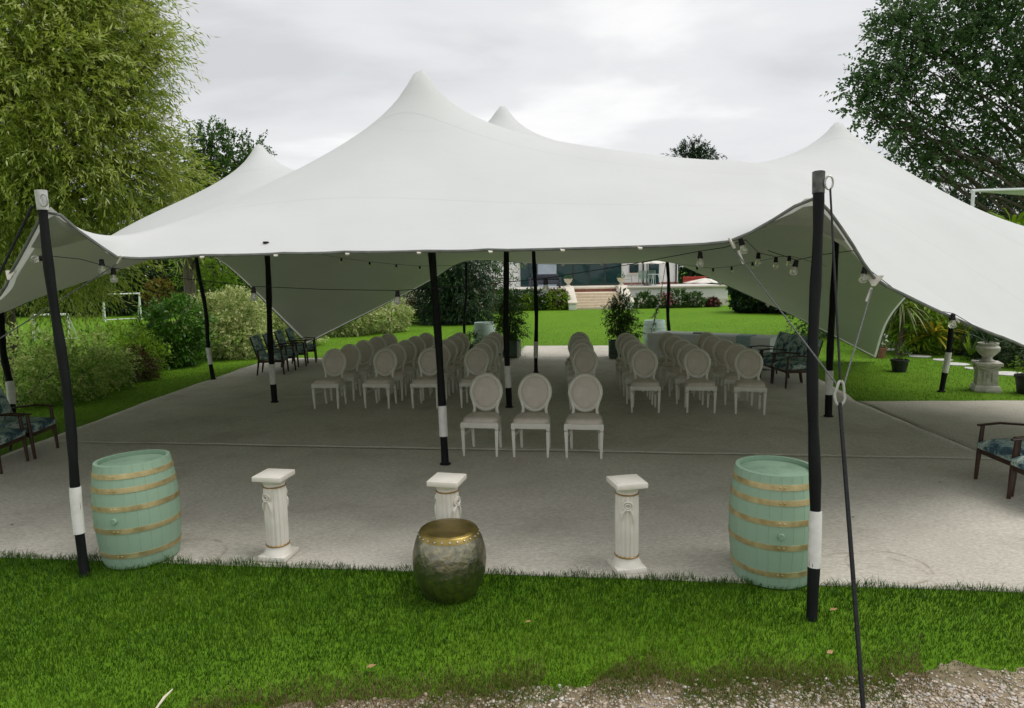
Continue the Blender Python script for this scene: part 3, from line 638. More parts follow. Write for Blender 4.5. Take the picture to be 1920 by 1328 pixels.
def loop_strap(p, d, s=.055):
    """webbing triangle with a steel ring where a rope can be tied"""
    b = MB(); p = Vector(p); d = Vector(d).normalized(); x = d.cross(Vector((0, 0, 1))).normalized(); nrm = d.cross(x)
    b.add([p-x*s-d*.02+nrm*.006, p+x*s-d*.02+nrm*.006, p+x*.012+d*s+nrm*.006, p-x*.012+d*s+nrm*.006, p-x*s-d*.02-nrm*.006, p+x*s-d*.02-nrm*.006, p+x*.012+d*s-nrm*.006, p-x*.012+d*s-nrm*.006],
          [(0, 1, 2, 3), (7, 6, 5, 4), (0, 4, 5, 1), (1, 5, 6, 2), (2, 6, 7, 3), (3, 7, 4, 0)])
    return b.build('webbing_loop', 'webbing', tent)
for px, py, Y in [(380, 480, 5.78), (518, 477, 5.78), (652, 474, 5.76), (786, 472, 5.72), (920, 470, 5.64), (1055, 467, 5.52), (1200, 463, 5.38)]:
    loop_strap(at(px, py, Y), (0, -.35, -.25), .03)
E0 = at(1372, 452, 5.15); E1 = at(1640, 522, 5.12); W0 = at(228, 484, 5.72); W1 = at(20, 512, 5.62)
loop_strap(E0, (.3, -.2, -.9), .06); loop_strap(E1, (-.2, -.2, -.9), .06); loop_strap(W0, (-.6, -.2, -.8), .06); loop_strap(W1, (-.1, -.3, -.9), .06); loop_strap(at(1790, 597, 5.7), (.7, -.2, -.7), .05)
for px, py, Y in [(985, 494, 19.15), (1055, 495, 18.9), (1128, 494, 18.6), (1205, 491, 18.3), (1350, 530, 17.6), (1440, 571, 17.2)]: loop_strap(at(px, py, Y), (0, -.3, -.9), .07)
b = MB(); gp_ = at(500, 453, 6.05); b.lathe([(.0, .012), (.022, .012), (.026, .006), (.026, 0)], 12, caps=False)
# nearest membrane point for the black eyelet
j = np.argmin(np.linalg.norm(np.stack([(960+FPX*((SV-CAM)@C_R)/((SV-CAM)@C_F))-500, (664-FPX*((SV-CAM)@C_U)/((SV-CAM)@C_F))-453], 1), axis=1)+np.where(SV[:, 1] > 8, 999, 0))
eo = b.build('eyelet', 'pole_black', tent); eo.location = SV[j]+np.array([0, 0, .004])

def pole(label, base, top, r=.055, cap=None, band=True, wob=.03, group='black tent poles with white bands'):
    base = Vector(base); top = Vector(top); o = empty('tent_pole', base); ax = top-base; Ld = ax.length; b = MB()
    x = ax.cross(Vector((0, 1, 0))).normalized(); y = ax.cross(x).normalized(); s1, s2 = random.uniform(0, 6), random.uniform(0, 6)
    def pt(t): 
        k = math.sin(math.pi*t)
        return ax*t+(x*math.sin(t*7+s1)+y*math.sin(t*6+s2))*wob*k
    n = 16; b.tube([pt(k/n) for k in range(n+1)], [r*(1.0+.10*math.sin(k*1.9+s1))*(1.04-.1*k/n) for k in range(n+1)], 10); b.build('shaft', 'pole_black', o)
    if band:
        b = MB(); ts = [.36/Ld+(.38/Ld)*k/6 for k in range(7)]
        b.tube([pt(t) for t in ts], [r*1.14*(1+.02*math.sin(k*3)) for k in range(7)], 12); b.build('white_band', 'tape_white', o)
    if cap == 'steel':
        b = MB(); b.tube([ax*(1-.13/Ld), ax*(1+.02/Ld)], [r*1.1, r*1.14], 12); b.build('pole_cap', 'galv' if base.x < 0 else 'cap_grey', o)
        b = MB(); ring = [ax+Vector((.05+.028*math.cos(a), -.05, -.06+.045*math.sin(a))) for a in np.linspace(0, 2*math.pi, 13)]; b.tube(ring, .007, 6, caps=False); b.build('shackle', 'steel', o)
    elif cap == 'dome':
        b = MB(); b.lathe([(r*1.3, -.02), (r*1.4, .01), (r*1.1, .035), (r*.4, .05)], 12, c=tuple(ax*(1-.03/Ld))); b.build('pole_cap', 'pole_black', o)
    if not cap == 'steel':
        b = MB(); b.lathe([(r*1.5, 0), (r*1.5, .02), (r*1.1, .03)], 12); b.build('foot', 'pole_black', o)
    return tag(o, label, 'tent pole', group)
LT = at(77, 362, 5.36); RT = at(1535, 328, 4.8)
pole('thick black pole with galvanised cap beside the left green barrel', G(160, 1080), LT, .037, 'steel', wob=.02)
pole('thick black pole with galvanised cap beside the right green barrel', G(1522, 1163), RT, .037, 'steel', wob=.018)
pole('black pole under the tallest peak, behind the middle white column', G(835, 872), (-1.03, 8.6, 4.73), .047, 'dome', wob=.012)
pole('black pole left of the aisle just behind the three front chairs', G(955, 765), (-.11, 11.7, 4.92), .05, 'dome', wob=.03)
pole('black pole standing on open carpet left of the chair rows', G(515, 755), (-4.32, 12.2, 4.47), .05, 'dome')
pole('black pole half hidden behind the thick right front pole', G(1553, 782), (4.98, 10.6, 4.36), .05, 'dome')
pole('slim black pole in the middle of the aisle', G(1005, 700), (.55, 15.5, 4.12), .045, 'dome')
pole('slim black pole in the grass strip before the variegated shrubs', G(400, 712), at(367, 472, 15.6), .045)
pole('slim black pole on the right lawn left of the stone urn', G(1765, 735), (8.22, 12.5, 2.83), .046)
pole('black pole at the far left behind the two blue armchairs', G(24, 800), at(1, 586, 11.3), .055)
pole('thin rear pole by the dark yew and left pale barrel', G(871, 655), at(874, 491, 19.78), .04, band=False)
pole('thin rear pole beside the right pale barrel', G(1257, 664), at(1251, 489, 18.1), .045, band=False)

# ropes
def rope(label, pts, r=.007, mat='rope', name='guy_rope', sag=0, group='tent guy ropes'):
    P = []
    for a, c in zip(pts[:-1], pts[1:]):
        a, c = Vector(a), Vector(c)
        for k in range(8): t = k/8; q = a.lerp(c, t); q.z -= sag*4*t*(1-t); P.append(q)
    P.append(Vector(pts[-1])); o = empty(name, P[-1]); b = MB(); b.tube([q-P[-1] for q in P], r, 6); b.build('line', mat, o)
    return tag(o, label, 'rope', group), o
rt = Vector(RT)+Vector((.06, -.05, -.10)); RS = Vector(G(1626, 1425)); rc = None
for k in range(1, 200):
    q = rt.lerp(RS, k/200); d_ = np.array(q)-CAM; yy = 664-FPX*(d_@C_U)/(d_@C_F)
    if yy > 735: rc = q; break
rc = rc+Vector((-.01, .02, 0))
o_, ro = rope('black guy strap from right front pole down to the gravel', [rt, rc+Vector((0, 0, .05))], .007)
ropes2, ro2 = rope('doubled black strap below the carabiner running to the gravel', [rc+Vector((0, 0, -.06)), RS], .012)
b = MB(); b.tube([Vector((.0, 0, -.11)), Vector((0, 0, .12))], .012, 8); b.build('ground_stake', 'steel', ro2)
cb_ = empty('carabiner', rc); b = MB(); b.tube([Vector((.030*math.sin(a)*(.75+.35*(math.cos(a) < 0)), 0, .075*math.cos(a))) for a in np.linspace(0, 2*math.pi, 17)], .0085, 8, caps=False); b.build('ring', 'galv', cb_)
tag(cb_, 'steel carabiner joining the straps beside the right front pole', 'carabiner')
rope('thin rope from tent edge left of right pole to the carabiner', [Vector(E0)+Vector((.02, -.01, -.07)), rc+Vector((-.02, 0, .05))], .005, 'rope_grey')
rope('thin rope from tent edge right of right pole to the carabiner', [Vector(E1)+Vector((-.02, -.01, -.07)), rc+Vector((.02, 0, .05))], .005, 'rope_grey')
for px, py, Yp, dx in ((1384, 470, 5.14, 1), (1634, 540, 5.1, -1)):
    b = MB(); p0 = Vector(at(px, py, Yp)); b.tube([p0, p0+Vector((.04*dx, -.01, -.10))], .010, 8); o = b.build('tensioner', 'webbing'); tag(o, 'pale strap tensioner on the rope %s of right front pole' % ('left' if dx > 0 else 'right'), 'tensioner', 'rope tensioners')
lt = Vector(LT)+Vector((-.05, -.04, -.10)); LS = Vector(G(-275, 1080))
rope('black guy strap from left front pole slanting out of view', [lt, LS], .010)
lc = lt.lerp(LS, .42)
rope('rope from tent edge right of left pole, slanting down leftwards', [Vector(W0)+Vector((-.03, 0, -.04)), lc], .005, 'rope_grey')
rope('short rope from tent edge at far left to the guy', [Vector(W1)+Vector((-.02, 0, -.06)), lt.lerp(LS, .3)], .005, 'rope_grey')
rope('rope end slanting down through the yellow green shrub', [at(300, 590, 13.5), G(185, 700)], .006, 'rope_grey')

# string lights
def string_lights(label, pts, bulbs, scale=1.0, r=.003, sag=.0):
    P = [Vector(p) for p in pts]; o = empty('string_light', P[0]); b = MB(); b.tube([p-P[0] for p in P], r, 5); b.build('cord', 'cord', o)
    for q in bulbs:
        tilt = Matrix.Identity(4)
        if len(q) > 3: tilt = Matrix.Rotation(q[3], 4, 'Y')
        p = Vector(q[:3])-P[0]; Mx = Matrix.Translation(p) @ tilt @ Matrix.Scale(scale, 4)
        b = MB(); b.lathe([(.010, .0), (.018, -.006), (.0185, -.035), (.022, -.040), (.022, -.052), (.016, -.054)], 12, M=Mx); so_ = b.build('bulb_socket', 'cord', o)
        b = MB(); b.lathe([(.014, -.052), (.017, -.060), (.028, -.085), (.030, -.098), (.026, -.112), (.014, -.121), (.003, -.123)], 14, M=Mx); b.build('glass_bulb', 'bulb_glass', so_)
        b = MB(); b.tube([Mx @ Vector((0, 0, -.05)), Mx @ Vector((.003, 0, -.075)), Mx @ Vector((-.004, 0, -.09)), Mx @ Vector((.005, 0, -.10))], .0035*scale, 5); b.build('filament_stem', 'webbing', so_)
    return tag(o, label, 'string light', 'festoon bulb strings under the tent')
nb = [(212, 503, 5.75), (475, 538, 5.95), (745, 545, 5.95), (1023, 522, 5.75), (1313, 472, 5.4)]
string_lights('near string of clear bulbs just inside the front tent edge', [at(92, 480, 5.5), at(150, 486, 5.6)]+[at(*p) for p in ((212, 503, 5.75), (340, 522, 5.9), (475, 537, 5.95), (610, 543, 5.96), (745, 545, 5.95), (885, 536, 5.85), (1023, 522, 5.75), (1170, 498, 5.58), (1313, 471, 5.4), (1360, 464, 5.3), (1398, 450, 5.15))], [tuple(at(*p)) for p in nb]+[tuple(at(88, 483, 5.45))+(1.45,), tuple(at(190, 486, 5.7)), tuple(at(1388, 447, 5.16))+(-.3,)])
sb = [(1422, 474, 6.2), (1455, 482, 6.8), (1480, 480, 7.4)]
string_lights('string of bulbs beneath right corner, left of thick pole', [at(1398, 450, 5.15)]+[at(*p) for p in sb]+[at(1505, 486, 8.5), at(1550, 500, 10)], [tuple(at(*p)) for p in sb])
string_lights('string of bulbs passing the right pole towards right lawn', [at(1440, 470, 5.6), at(1494, 488, 5.4), at(1540, 478, 5.2), at(1600, 470, 5.1), at(1622, 500, 5.1), at(1700, 560, 5.4), at(1755, 582, 5.6), at(1788, 588, 5.65), at(1850, 625, 5.9)], [tuple(at(1494, 488, 5.4))+(.25,), tuple(at(1622, 500, 5.1))+(.1,), tuple(at(1787, 588, 5.62))])
fb = [(640, 484, 13.5), (693, 491, 13.8), (743, 496, 14), (787, 499, 14.3)]
string_lights('far string of tiny bulbs beneath the left tent roof', [at(560, 470, 13)]+[at(*p) for p in fb]+[at(860, 498, 14.8)], [tuple(at(*p)) for p in fb], 1.0)
fb = [(1307, 500, 13), (1337, 503, 12.6), (1372, 500, 12.2), (1411, 492, 11.6)]
string_lights('far string of tiny bulbs beneath the right tent roof', [at(1240, 490, 14.5)]+[at(*p) for p in fb]+[at(1470, 480, 11)], [tuple(at(*p)) for p in fb], 1.0)

# ================================================================== FURNITURE
def make_chair():
    """oval-backed chair, front towards -Y, origin on the floor under the seat"""
    o = empty('oval_back_chair'); o['category'] = 'chair'
    # seat frame with a gently bowed front
    def seat_poly(w0, w1, d, bow, n=7):
        p = [(-w1/2, d/2), (-w0/2, -d/2)]
        for k in range(1, n): t = k/n; p.append((-w0/2+w0*t, -d/2-bow*math.sin(math.pi*t)))
        p += [(w0/2, -d/2), (w1/2, d/2)]; return p[::-1]
    b = MB(); b.prism(seat_poly(.49, .42, .43, .022), .375, .445); b.build('seat_frame', 'chair_paint', o, bevel=.006)
    # padded seat
    b = MB(); n = 12; vs = []; fs = []
    for layer, (k, z) in enumerate(((1.0, .447), (1.015, .470), (.97, .492), (.80, .507), (.45, .515))):
        for j in range(28):
            a = 2*math.pi*j/28; ca, sa = math.cos(a), math.sin(a)
            ex = math.copysign(abs(ca)**.42, ca); ey = math.copysign(abs(sa)**.42, sa)
            y = ey*.212*k; w = .238-.033*(ey*k+1)/2; vs.append((ex*w*k, y-.012*(1-ex*ex)*(ey < 0)-.006, z))
    for l in range(4):
        for j in range(28): j2 = (j+1) % 28; fs.append((l*28+j, l*28+j2, (l+1)*28+j2, (l+1)*28+j))
    fs.append(tuple(4*28+j for j in range(28))); fs.append(tuple(range(27, -1, -1)))
    b.add(vs, fs); b.build('seat_cushion', 'chair_fabric', o, ang=60)
    def leg(x0, y0, x1, y1, z1, s0, s1):
        b = MB(); b.add([(x0-s0/2, y0-s0/2, 0), (x0+s0/2, y0-s0/2, 0), (x0+s0/2, y0+s0/2, 0), (x0-s0/2, y0+s0/2, 0), (x1-s1/2, y1-s1/2, z1), (x1+s1/2, y1-s1/2, z1), (x1+s1/2, y1+s1/2, z1), (x1-s1/2, y1+s1/2, z1)],
                        [(3, 2, 1, 0), (4, 5, 6, 7), (0, 1, 5, 4), (1, 2, 6, 5), (2, 3, 7, 6), (3, 0, 4, 7)]); return b
    for s in (-1, 1):
        b = leg(s*.215, -.195, s*.222, -.195, .345, .028, .046); b.box((s*.222, -.195, .362), (.040, .040, .022)); b.box((s*.222, -.197, .402), (.052, .052, .072)); b.build('leg', 'chair_paint', o, bevel=.003)
    for s in (-1, 1):
        b = leg(s*.185, .265, s*.185, .20, .40, .032, .042); b.build('leg', 'chair_paint', o, bevel=.004)
    for s in (-1, 1):
        b = MB(); b.tube([(s*.219, -.185, .270), (s*.20, .03, .272), (s*.178, .212, .275)], [.013, .013, .014], 8); b.box((s*.178, .218, .30), (.030, .030, .07)); b.build('side_stretcher', 'chair_paint', o, bevel=0)
    # back: stiles and oval ring, leaning back
    lean = R(10); Mb = Matrix.Translation((0, .20, .44)) @ Matrix.Rotation(-lean, 4, 'X')
    b = MB(); nn = 40; prof = [(-.026, -.016), (-.020, .014), (-.006, .022), (.010, .016), (.026, -.004), (.026, -.016)]; vs = []; fs = []
    A, Bz, cz = .203, .232, .322
    for j in range(nn):
        a = 2*math.pi*j/nn; ca, sa = math.cos(a), math.sin(a); sq = 1-.10*max(0, -sa)
        for dr, dy in prof: vs.append(((A*sq+dr)*ca, -dy, cz+(Bz+dr)*sa))
    m = len(prof)
    for j in range(nn):
        for q in range(m): j2 = (j+1) % nn; q2 = (q+1) % m; fs.append((j*m+q, j2*m+q, j2*m+q2, j*m+q2))
    b.add(vs, fs, Mb)
    for s in (-1, 1):
        b.tube([Mb @ Vector((s*.168, 0, -.03)), Mb @ Vector((s*.158, 0, .05)), Mb @ Vector((s*.150, 0, .11)), Mb @ Vector((s*.163, 0, .17)), Mb @ Vector((s*.184, 0, .235))], [.024, .023, .020, .022, .020], 8)
    b.build('back_frame', 'chair_paint', o, ang=50)
    b = MB(); vs = []; fs = []; rings = ((1.0, 0, -.008), (.97, 1, .010), (.75, 1, .020), (.4, 1, .026)); n = 32
    for k, _, dy in rings:
        for j in range(n):
            a = 2*math.pi*j/n; sa = math.sin(a); sq = 1-.10*max(0, -sa); vs.append(((A*sq-.018)*k*math.cos(a), -dy, cz+(Bz-.018)*k*sa))
    for l in range(3):
        for j in range(n): j2 = (j+1) % n; fs.append((l*n+j, l*n+j2, (l+1)*n+j2, (l+1)*n+j))
    fs.append(tuple(3*n+j for j in range(n))); fs.append(tuple(range(n-1, -1, -1)))
    b.add(vs, fs, Mb); b.build('back_pad', 'chair_fabric', o, ang=60)
    return o
proto = make_chair()
YAW = R(-8)
spots = []
for k, (px, py, w) in enumerate(((901, 858, 'left'), (996, 860, 'middle'), (1095, 862, 'right'))):
    p = G(px, py); spots.append(((p[0]+.03, p[1]+.20, .014), YAW+random.uniform(-.03, .03), 'cream oval back chair standing alone in front, %s of the front three' % w))
rows = ['front row', 'second row', 'third row', 'fourth row', 'last row']
lc4 = ['outermost left seat', 'second seat from the left', 'third seat from the left', 'aisle seat']
rc4 = ['aisle seat', 'second seat from the aisle', 'third seat from the aisle', 'outermost right seat']
Lx = [(612, 768), (708, 768), (797, 768), (888, 767)]; Rx = [(1094, 770), (1212, 776), (1314, 777), (1411, 779)]
for ci, (px, py) in enumerate(Lx):
    p = G(px, py)
    for r in range(5):
        d = (.73*r)
        spots.append(((p[0]+.02+d*(.155-.022*ci)+random.uniform(-.015, .015), p[1]+.2+d+random.uniform(-.02, .02), .015), YAW+random.uniform(-.09, .09), 'oval back chair left of aisle, %s, %s' % (rows[r], lc4[ci])))
for ci, (px, py) in enumerate(Rx):
    p = G(px, py)
    for r in range(5):
        d = (.72*r)
        spots.append(((p[0]+.02+d*(.07-.01*ci)+random.uniform(-.015, .015), p[1]+.2+d+random.uniform(-.02, .02), .015), YAW-.03+random.uniform(-.09, .09), 'oval back chair right of aisle, %s, %s' % (rows[r], rc4[ci])))
copies(proto, spots, 'oval back ceremony chairs')

def cushion(b, w, d, h, M, n=9, crown=.03):
    """soft block w x d x h, centred, bulging on its big faces"""
    for sgn in (1, -1):
        pass
    vs = []; idx = {}; fs = []
    def add(p):
        vs.append(p); return len(vs)-1
    top = [[None]*(n+1) for _ in range(n+1)]; bot = [[None]*(n+1) for _ in range(n+1)]
    for i in range(n+1):
        for j in range(n+1):
            u, v = 2*i/n-1, 2*j/n-1
            su = math.copysign(abs(u)**.8, u); sv = math.copysign(abs(v)**.8, v)
            k = (1-abs(u)**5)*(1-abs(v)**5); rim = min(1, (1-max(abs(u), abs(v)))*4+.55)
            top[i][j] = add((su*w/2, sv*d/2, h/2*rim+crown*k*.8)); bot[i][j] = add((su*w/2*.985, sv*d/2*.985, -h/2*rim-crown*.25*k))
    for i in range(n):
        for j in range(n):
            fs.append((top[i][j], top[i+1][j], top[i+1][j+1], top[i][j+1])); fs.append((bot[i][j+1], bot[i+1][j+1], bot[i+1][j], bot[i][j]))
    for k in range(n):
        fs += [(top[k+1][0], top[k][0], bot[k][0], bot[k+1][0]), (top[k][n], top[k+1][n], bot[k+1][n], bot[k][n]), (top[0][k], top[0][k+1], bot[0][k+1], bot[0][k]), (top[n][k+1], top[n][k], bot[n][k], bot[n][k+1])]
    b.add(vs, fs, M); return b
def make_armchair():
    o = empty('armchair'); o['category'] = 'armchair'
    for sx in (-1, 1):
        b = MB(); b.tube([(sx*.285, -.275, 0), (sx*.285, -.255, .34), (sx*.285, -.235, .60)], [.019, .026, .020], 8); b.build('leg', 'wood_dark', o)
        b = MB(); b.tube([(sx*.275, .34, 0), (sx*.275, .285, .34), (sx*.275, .30, .60)], [.018, .025, .020], 8); b.build('leg', 'wood_dark', o)
        b = MB(); b.tube([(sx*.285, -.285, .605), (sx*.292, -.05, .625), (sx*.288, .20, .605), (sx*.275, .345, .575)], [.022, .026, .024, .02], 8, flat=.55); b.build('armrest', 'wood_dark', o)
        b = MB(); b.box((sx*.275, .015, .325), (.028, .54, .06)); b.build('side_rail', 'wood_dark', o, bevel=.004)
    b = MB(); b.box((0, -.255, .325), (.55, .028, .06)); b.build('cross_rail', 'wood_dark', o, bevel=.004)
    b = MB(); b.box((0, .285, .325), (.53, .028, .06)); b.build('cross_rail', 'wood_dark', o, bevel=.004)
    b = MB(); cushion(b, .545, .58, .105, Matrix.Translation((0, -.005, .405)) @ Matrix.Rotation(R(4), 4, 'X')); b.build('seat_cushion', 'floral', o, ang=50)
    b = MB(); cushion(b, .545, .56, .10, Matrix.Translation((0, .325, .66)) @ Matrix.Rotation(R(74), 4, 'X')); b.build('back_cushion', 'floral', o, ang=50)
    b = MB(); b.tube([(-.24, .30, .36), (-.24, .46, .90), (.24, .46, .90), (.24, .30, .36)], .016, 6); b.build('back_frame', 'wood_dark', o)
    return o
ap = make_armchair(); asp = []
def asp_add(x, y, rz, lab): asp.append(((x, y, .014), rz, lab))
asp_add(-6.66, 9.08, R(97), 'blue floral armchair at left edge, partly behind its nearer neighbour')
asp_add(-6.62, 8.42, R(97), 'blue floral armchair at left edge, nearest and cut by frame')
for k, w in enumerate(('nearest of the four', 'second of the four', 'third of the four', 'farthest of the four')):
    asp_add(-5.72+.05*k, 16.25+.68*k, R(98+2*k), 'blue floral armchair before the cream variegated shrubs, %s' % w)
for k, w in enumerate(('nearest of the three', 'middle of the three', 'farthest of the three')):
    asp_add(5.52-.03*k, 13.28+.62*k, R(-86-2*k), 'blue floral armchair by the white table, %s' % w)
asp_add(5.34, 6.98, R(-92), 'blue floral armchair at right edge beside the grass patch')
asp_add(5.24, 6.34, R(-92), 'blue floral armchair at right edge, nearest, mostly cut off')
copies(ap, asp, 'blue floral wooden armchairs')

# ---- barrels
def make_barrel(body, hoop='gold', h=.86, rb=.33, re=.288, ns=24):
    o = empty('barrel'); o['category'] = 'barrel'
    def rad(z): t = 2*z/h-1; return rb-(rb-re)*abs(t)**2.0
    # one stave; the others share its mesh
    da = 2*math.pi/ns; vs = []; fs = []; nz = 10
    for k in range(nz+1):
        z = h*k/nz; r = rad(z)
        for a, dr in ((-.5, -.0026), (-.45, 0), (0, .0), (.45, 0), (.5, -.0026), (.5, -.028), (-.5, -.028)): vs.append(((r+dr)*math.cos(a*da), (r+dr)*math.sin(a*da), z))
    for k in range(nz):
        for q in range(7): q2 = (q+1) % 7; fs.append((k*7+q, k*7+q2, (k+1)*7+q2, (k+1)*7+q))
    fs += [tuple(range(6, -1, -1)), tuple(nz*7+q for q in range(7))]
    b = MB(); b.add(vs, fs); s0 = b.build('stave', body, o, ang=25)
    for k in range(1, ns):
        c = s0.copy(); COL.objects.link(c); c.parent = o; c.rotation_euler = (0, 0, da*k)
    b = MB(); b.lathe([(re-.026, h-.035), (re-.10, h-.033), (.002, h-.032)], 32, caps=False)
    hd = b.build('head', body, o)
    for zc in (.905*h, .775*h, .60*h, .385*h, .135*h) if hoop else ():
        w = .042; b = MB(); r0, r1, r2 = rad(zc-w/2), rad(zc), rad(zc+w/2)
        b.lathe([(r0-.004, zc-w/2), (r0+.004, zc-w/2), (r1+.0046, zc), (r2+.004, zc+w/2), (r2-.004, zc+w/2)], 48, caps=False); hp = b.build('hoop', hoop, o, ang=50)
        for q in (-.032, .032):
            b = MB(); a = R(-97)+q*1.6; b.lathe([(.0095, 0), (.008, .004), (.003, .006)], 8, M=Matrix.Translation(((r1+.004)*math.cos(a), (r1+.004)*math.sin(a), zc)) @ Matrix.Rotation(a, 4, 'Z') @ Matrix.Rotation(R(90), 4, 'Y')); b.build('rivet', hoop, hp)
    b = MB(); a = R(-98); b.lathe([(.026, -.01), (.026, .012), (.022, .016), (.0, .016)], 14, M=Matrix.Translation((rad(.49*h)*math.cos(a), rad(.49*h)*math.sin(a), .49*h)) @ Matrix.Rotation(a, 4, 'Z') @ Matrix.Rotation(R(90), 4, 'Y')); b.build('bung', body, o)
    return o
bp_ = make_barrel('barrel_green')
pl_, pr_ = G(268, 1044), G(1447, 1076)
bs = copies(bp_, [((pl_[0], pl_[1], .012), R(6), 'green barrel with gold hoops beside the left front pole'), ((pr_[0], pr_[1], .012), R(-4), 'green barrel with gold hoops beside the right front pole')], 'green barrels at the carpet front')
bs[0].rotation_euler = (R(-1.0), R(-1.5), R(6))
b2 = make_barrel('barrel_pale', 'barrel_pale')
q1, q2 = G(909, 659), G(1227, 656)
copies(b2, [((q1[0], q1[1], .0), 0, 'pale barrel at the back beside the left planter'), ((q2[0], q2[1], .0), 0, 'pale barrel at the back behind the white table')], 'pale barrels at the far end')

# ---- hammered metal drum stool
dp = G(845, 1112); o = empty('drum_stool', (dp[0], dp[1], 0)); hD = .50
DS = 1.1; prof = [(.165, .0), (.182, .02), (.215, .09), (.242, .18), (.250, .26), (.244, .34), (.225, .42), (.196, .48), (.190, .487)]
b = MB(); b.lathe(prof, 56, mod=lambda a, z: 1-.006*(abs(((a*14/(2*math.pi)) % 1)-.5) > .44)); b.build('body', 'drum_metal', o, ang=50)
b = MB(); b.lathe([(.190, .487), (.180, .497), (.150, .4985), (.002, .499)], 48, caps=False); b.build('top', 'brass', o, ang=50)
b = MB(); b.lathe([(.208, .456), (.2125, .456), (.196, .487), (.190, .494), (.184, .494)], 48, caps=False); band = b.build('rim_band', 'brass', o, ang=50)
b = MB(); b.lathe([(.0075, 0), (.006, .004), (.002, .0055)], 8); rv0 = None
for k in range(26):
    a = 2*math.pi*k/26; Mr = Matrix.Translation((.2055*math.cos(a), .2055*math.sin(a), .472)) @ Matrix.Rotation(a, 4, 'Z') @ Matrix.Rotation(R(62), 4, 'Y')
    if rv0 is None: rv0 = b.build('rivet', 'steel', band); r_ = rv0
    else: r_ = rv0.copy(); COL.objects.link(r_)
    r_.parent = band; r_.matrix_local = Mr
o.scale = (DS, DS, 1.02)
tag(o, 'hammered metal drum stool with brass top standing on the grass', 'stool')

# ---- fluted columns
def make_column():
    o = empty('column_pedestal'); o['category'] = 'pedestal'
    b = MB(); b.box((0, 0, .022), (.245, .245, .044)); b.build('plinth', 'column_cream', o, bevel=.006)
    b = MB(); b.lathe([(.119, .044), (.117, .052), (.111, .062), (.100, .088), (.094, .105), (.094, .112)], 32); b.build('base_moulding', 'column_cream', o)
    b = MB(); b.lathe([(.095, .112), (.099, .116), (.099, .122), (.095, .126)], 32); b.build('gold_ring', 'gold_paint', o)
    fl = lambda a, z: 1-.10*max(0, math.cos(a*15))**.7
    b = MB(); b.lathe([(.092, .126), (.0925, .16), (.094, .38), (.0925, .58), (.090, .62)], 144, mod=fl); b.build('shaft', 'column_cream', o, ang=60)
    b = MB(); b.lathe([(.092, .62), (.0955, .623), (.0955, .629), (.092, .632)], 32); b.build('gold_ring', 'gold_paint', o)
    b = MB(); b.lathe([(.088, .632), (.089, .65), (.098, .663), (.112, .675), (.116, .688)], 32); b.build('capital', 'column_cream', o)
    b = MB(); b.box((0, 0, .708), (.255, .255, .042)); b.build('abacus', 'column_cream', o, bevel=.005)
    b = MB(); b.box((0, 0, .7305), (.215, .215, .006)); b.build('top_panel', 'column_cream', o, bevel=.002)
    # ribbon wreath ornament on two sides
    for a0 in (R(-105), R(75)):
        b = MB(); rr = .094
        def pt(da, z, k=0): a = a0+da; return Vector(((rr+k*2)*math.cos(a), (rr+k)*math.sin(a), z))
        b.tube([pt(.36*math.cos(t), .545+.034*math.sin(t), .006) for t in np.linspace(0, 2*math.pi, 15)], .0085, 6, caps=False)
        b.tube([pt(.20*math.cos(t), .545+.018*math.sin(t), .008) for t in np.linspace(0, 2*math.pi, 11)], .006, 6, caps=False)
        b.tube([pt(-.18, .515, .005), pt(-.42, .48, .006), pt(-.40, .45, .006), pt(-.55, .425, .004)], [.010, .012, .009, .003], 6)
        b.tube([pt(.18, .515, .005), pt(.36, .475, .006), pt(.44, .435, .006), pt(.48, .395, .004)], [.010, .013, .010, .003], 6)
        b.build('wreath_ornament', 'column_cream', o)
    return o
cp = make_column()
c1, c2, c3 = G(523, 1046), G(843, 1060), G(1175, 1068)
copies(cp, [((c1[0], c1[1], .013), R(-11), 'cream fluted column pedestal right of the left green barrel'), ((c2[0], c2[1], .013), R(76), 'cream fluted column pedestal half hidden behind the drum stool'), ((c3[0], c3[1], .013), R(11), 'cream fluted column pedestal left of the right green barrel')], 'cream fluted column pedestals')

# ---- table with white cloth
tA, tB = Vector((3.62, 17.25, 0)), Vector((6.0, 15.55, 0)); tm = (tA+tB)/2; td = tB-tA; tl = td.length; ta = math.atan2(td.y, td.x)
o = empty('folding_table', (tm.x, tm.y, .014), ta)
b = MB(); b.box((0, 0, .715), (tl, .72, .035)); b.build('tabletop', 'planter_trim', o, bevel=.005)
for sx in (-1, 1):
    for sy in (-1, 1): b = MB(); b.tube([(sx*(tl/2-.2), sy*.28, 0), (sx*(tl/2-.2), sy*.28, .70)], .016, 8); b.build('leg', 'steel', o)
tag(o, 'long folding table hidden under the white cloth behind chairs', 'table')
hl, hw = tl/2+.012, .372; vs = []; fs = []; ring = []; n1, n2 = 46, 14
per = [(-hl+2*hl*k/n1, -hw) for k in range(n1)]+[(hl, -hw+2*hw*k/n2) for k in range(n2)]+[(hl-2*hl*k/n1, hw) for k in range(n1)]+[(-hl, hw-2*hw*k/n2) for k in range(n2)]
m = len(per); lev = [(.738, 0), (.73, .006), (.55, .02), (.30, .035), (.04, .05)]
for z, dd in lev:
    for k, (x, y) in enumerate(per):
        nx, ny = (0, -1) if k < n1 else (1, 0) if k < n1+n2 else (0, 1) if k < 2*n1+n2 else (-1, 0)
        w = dd*(.5+.9*math.sin(k*1.1+.7*math.sin(k*.37)))*((.74-z)/.7) if dd > .006 else dd
        vs.append((x+nx*(w+.006), y+ny*(w+.006), z))
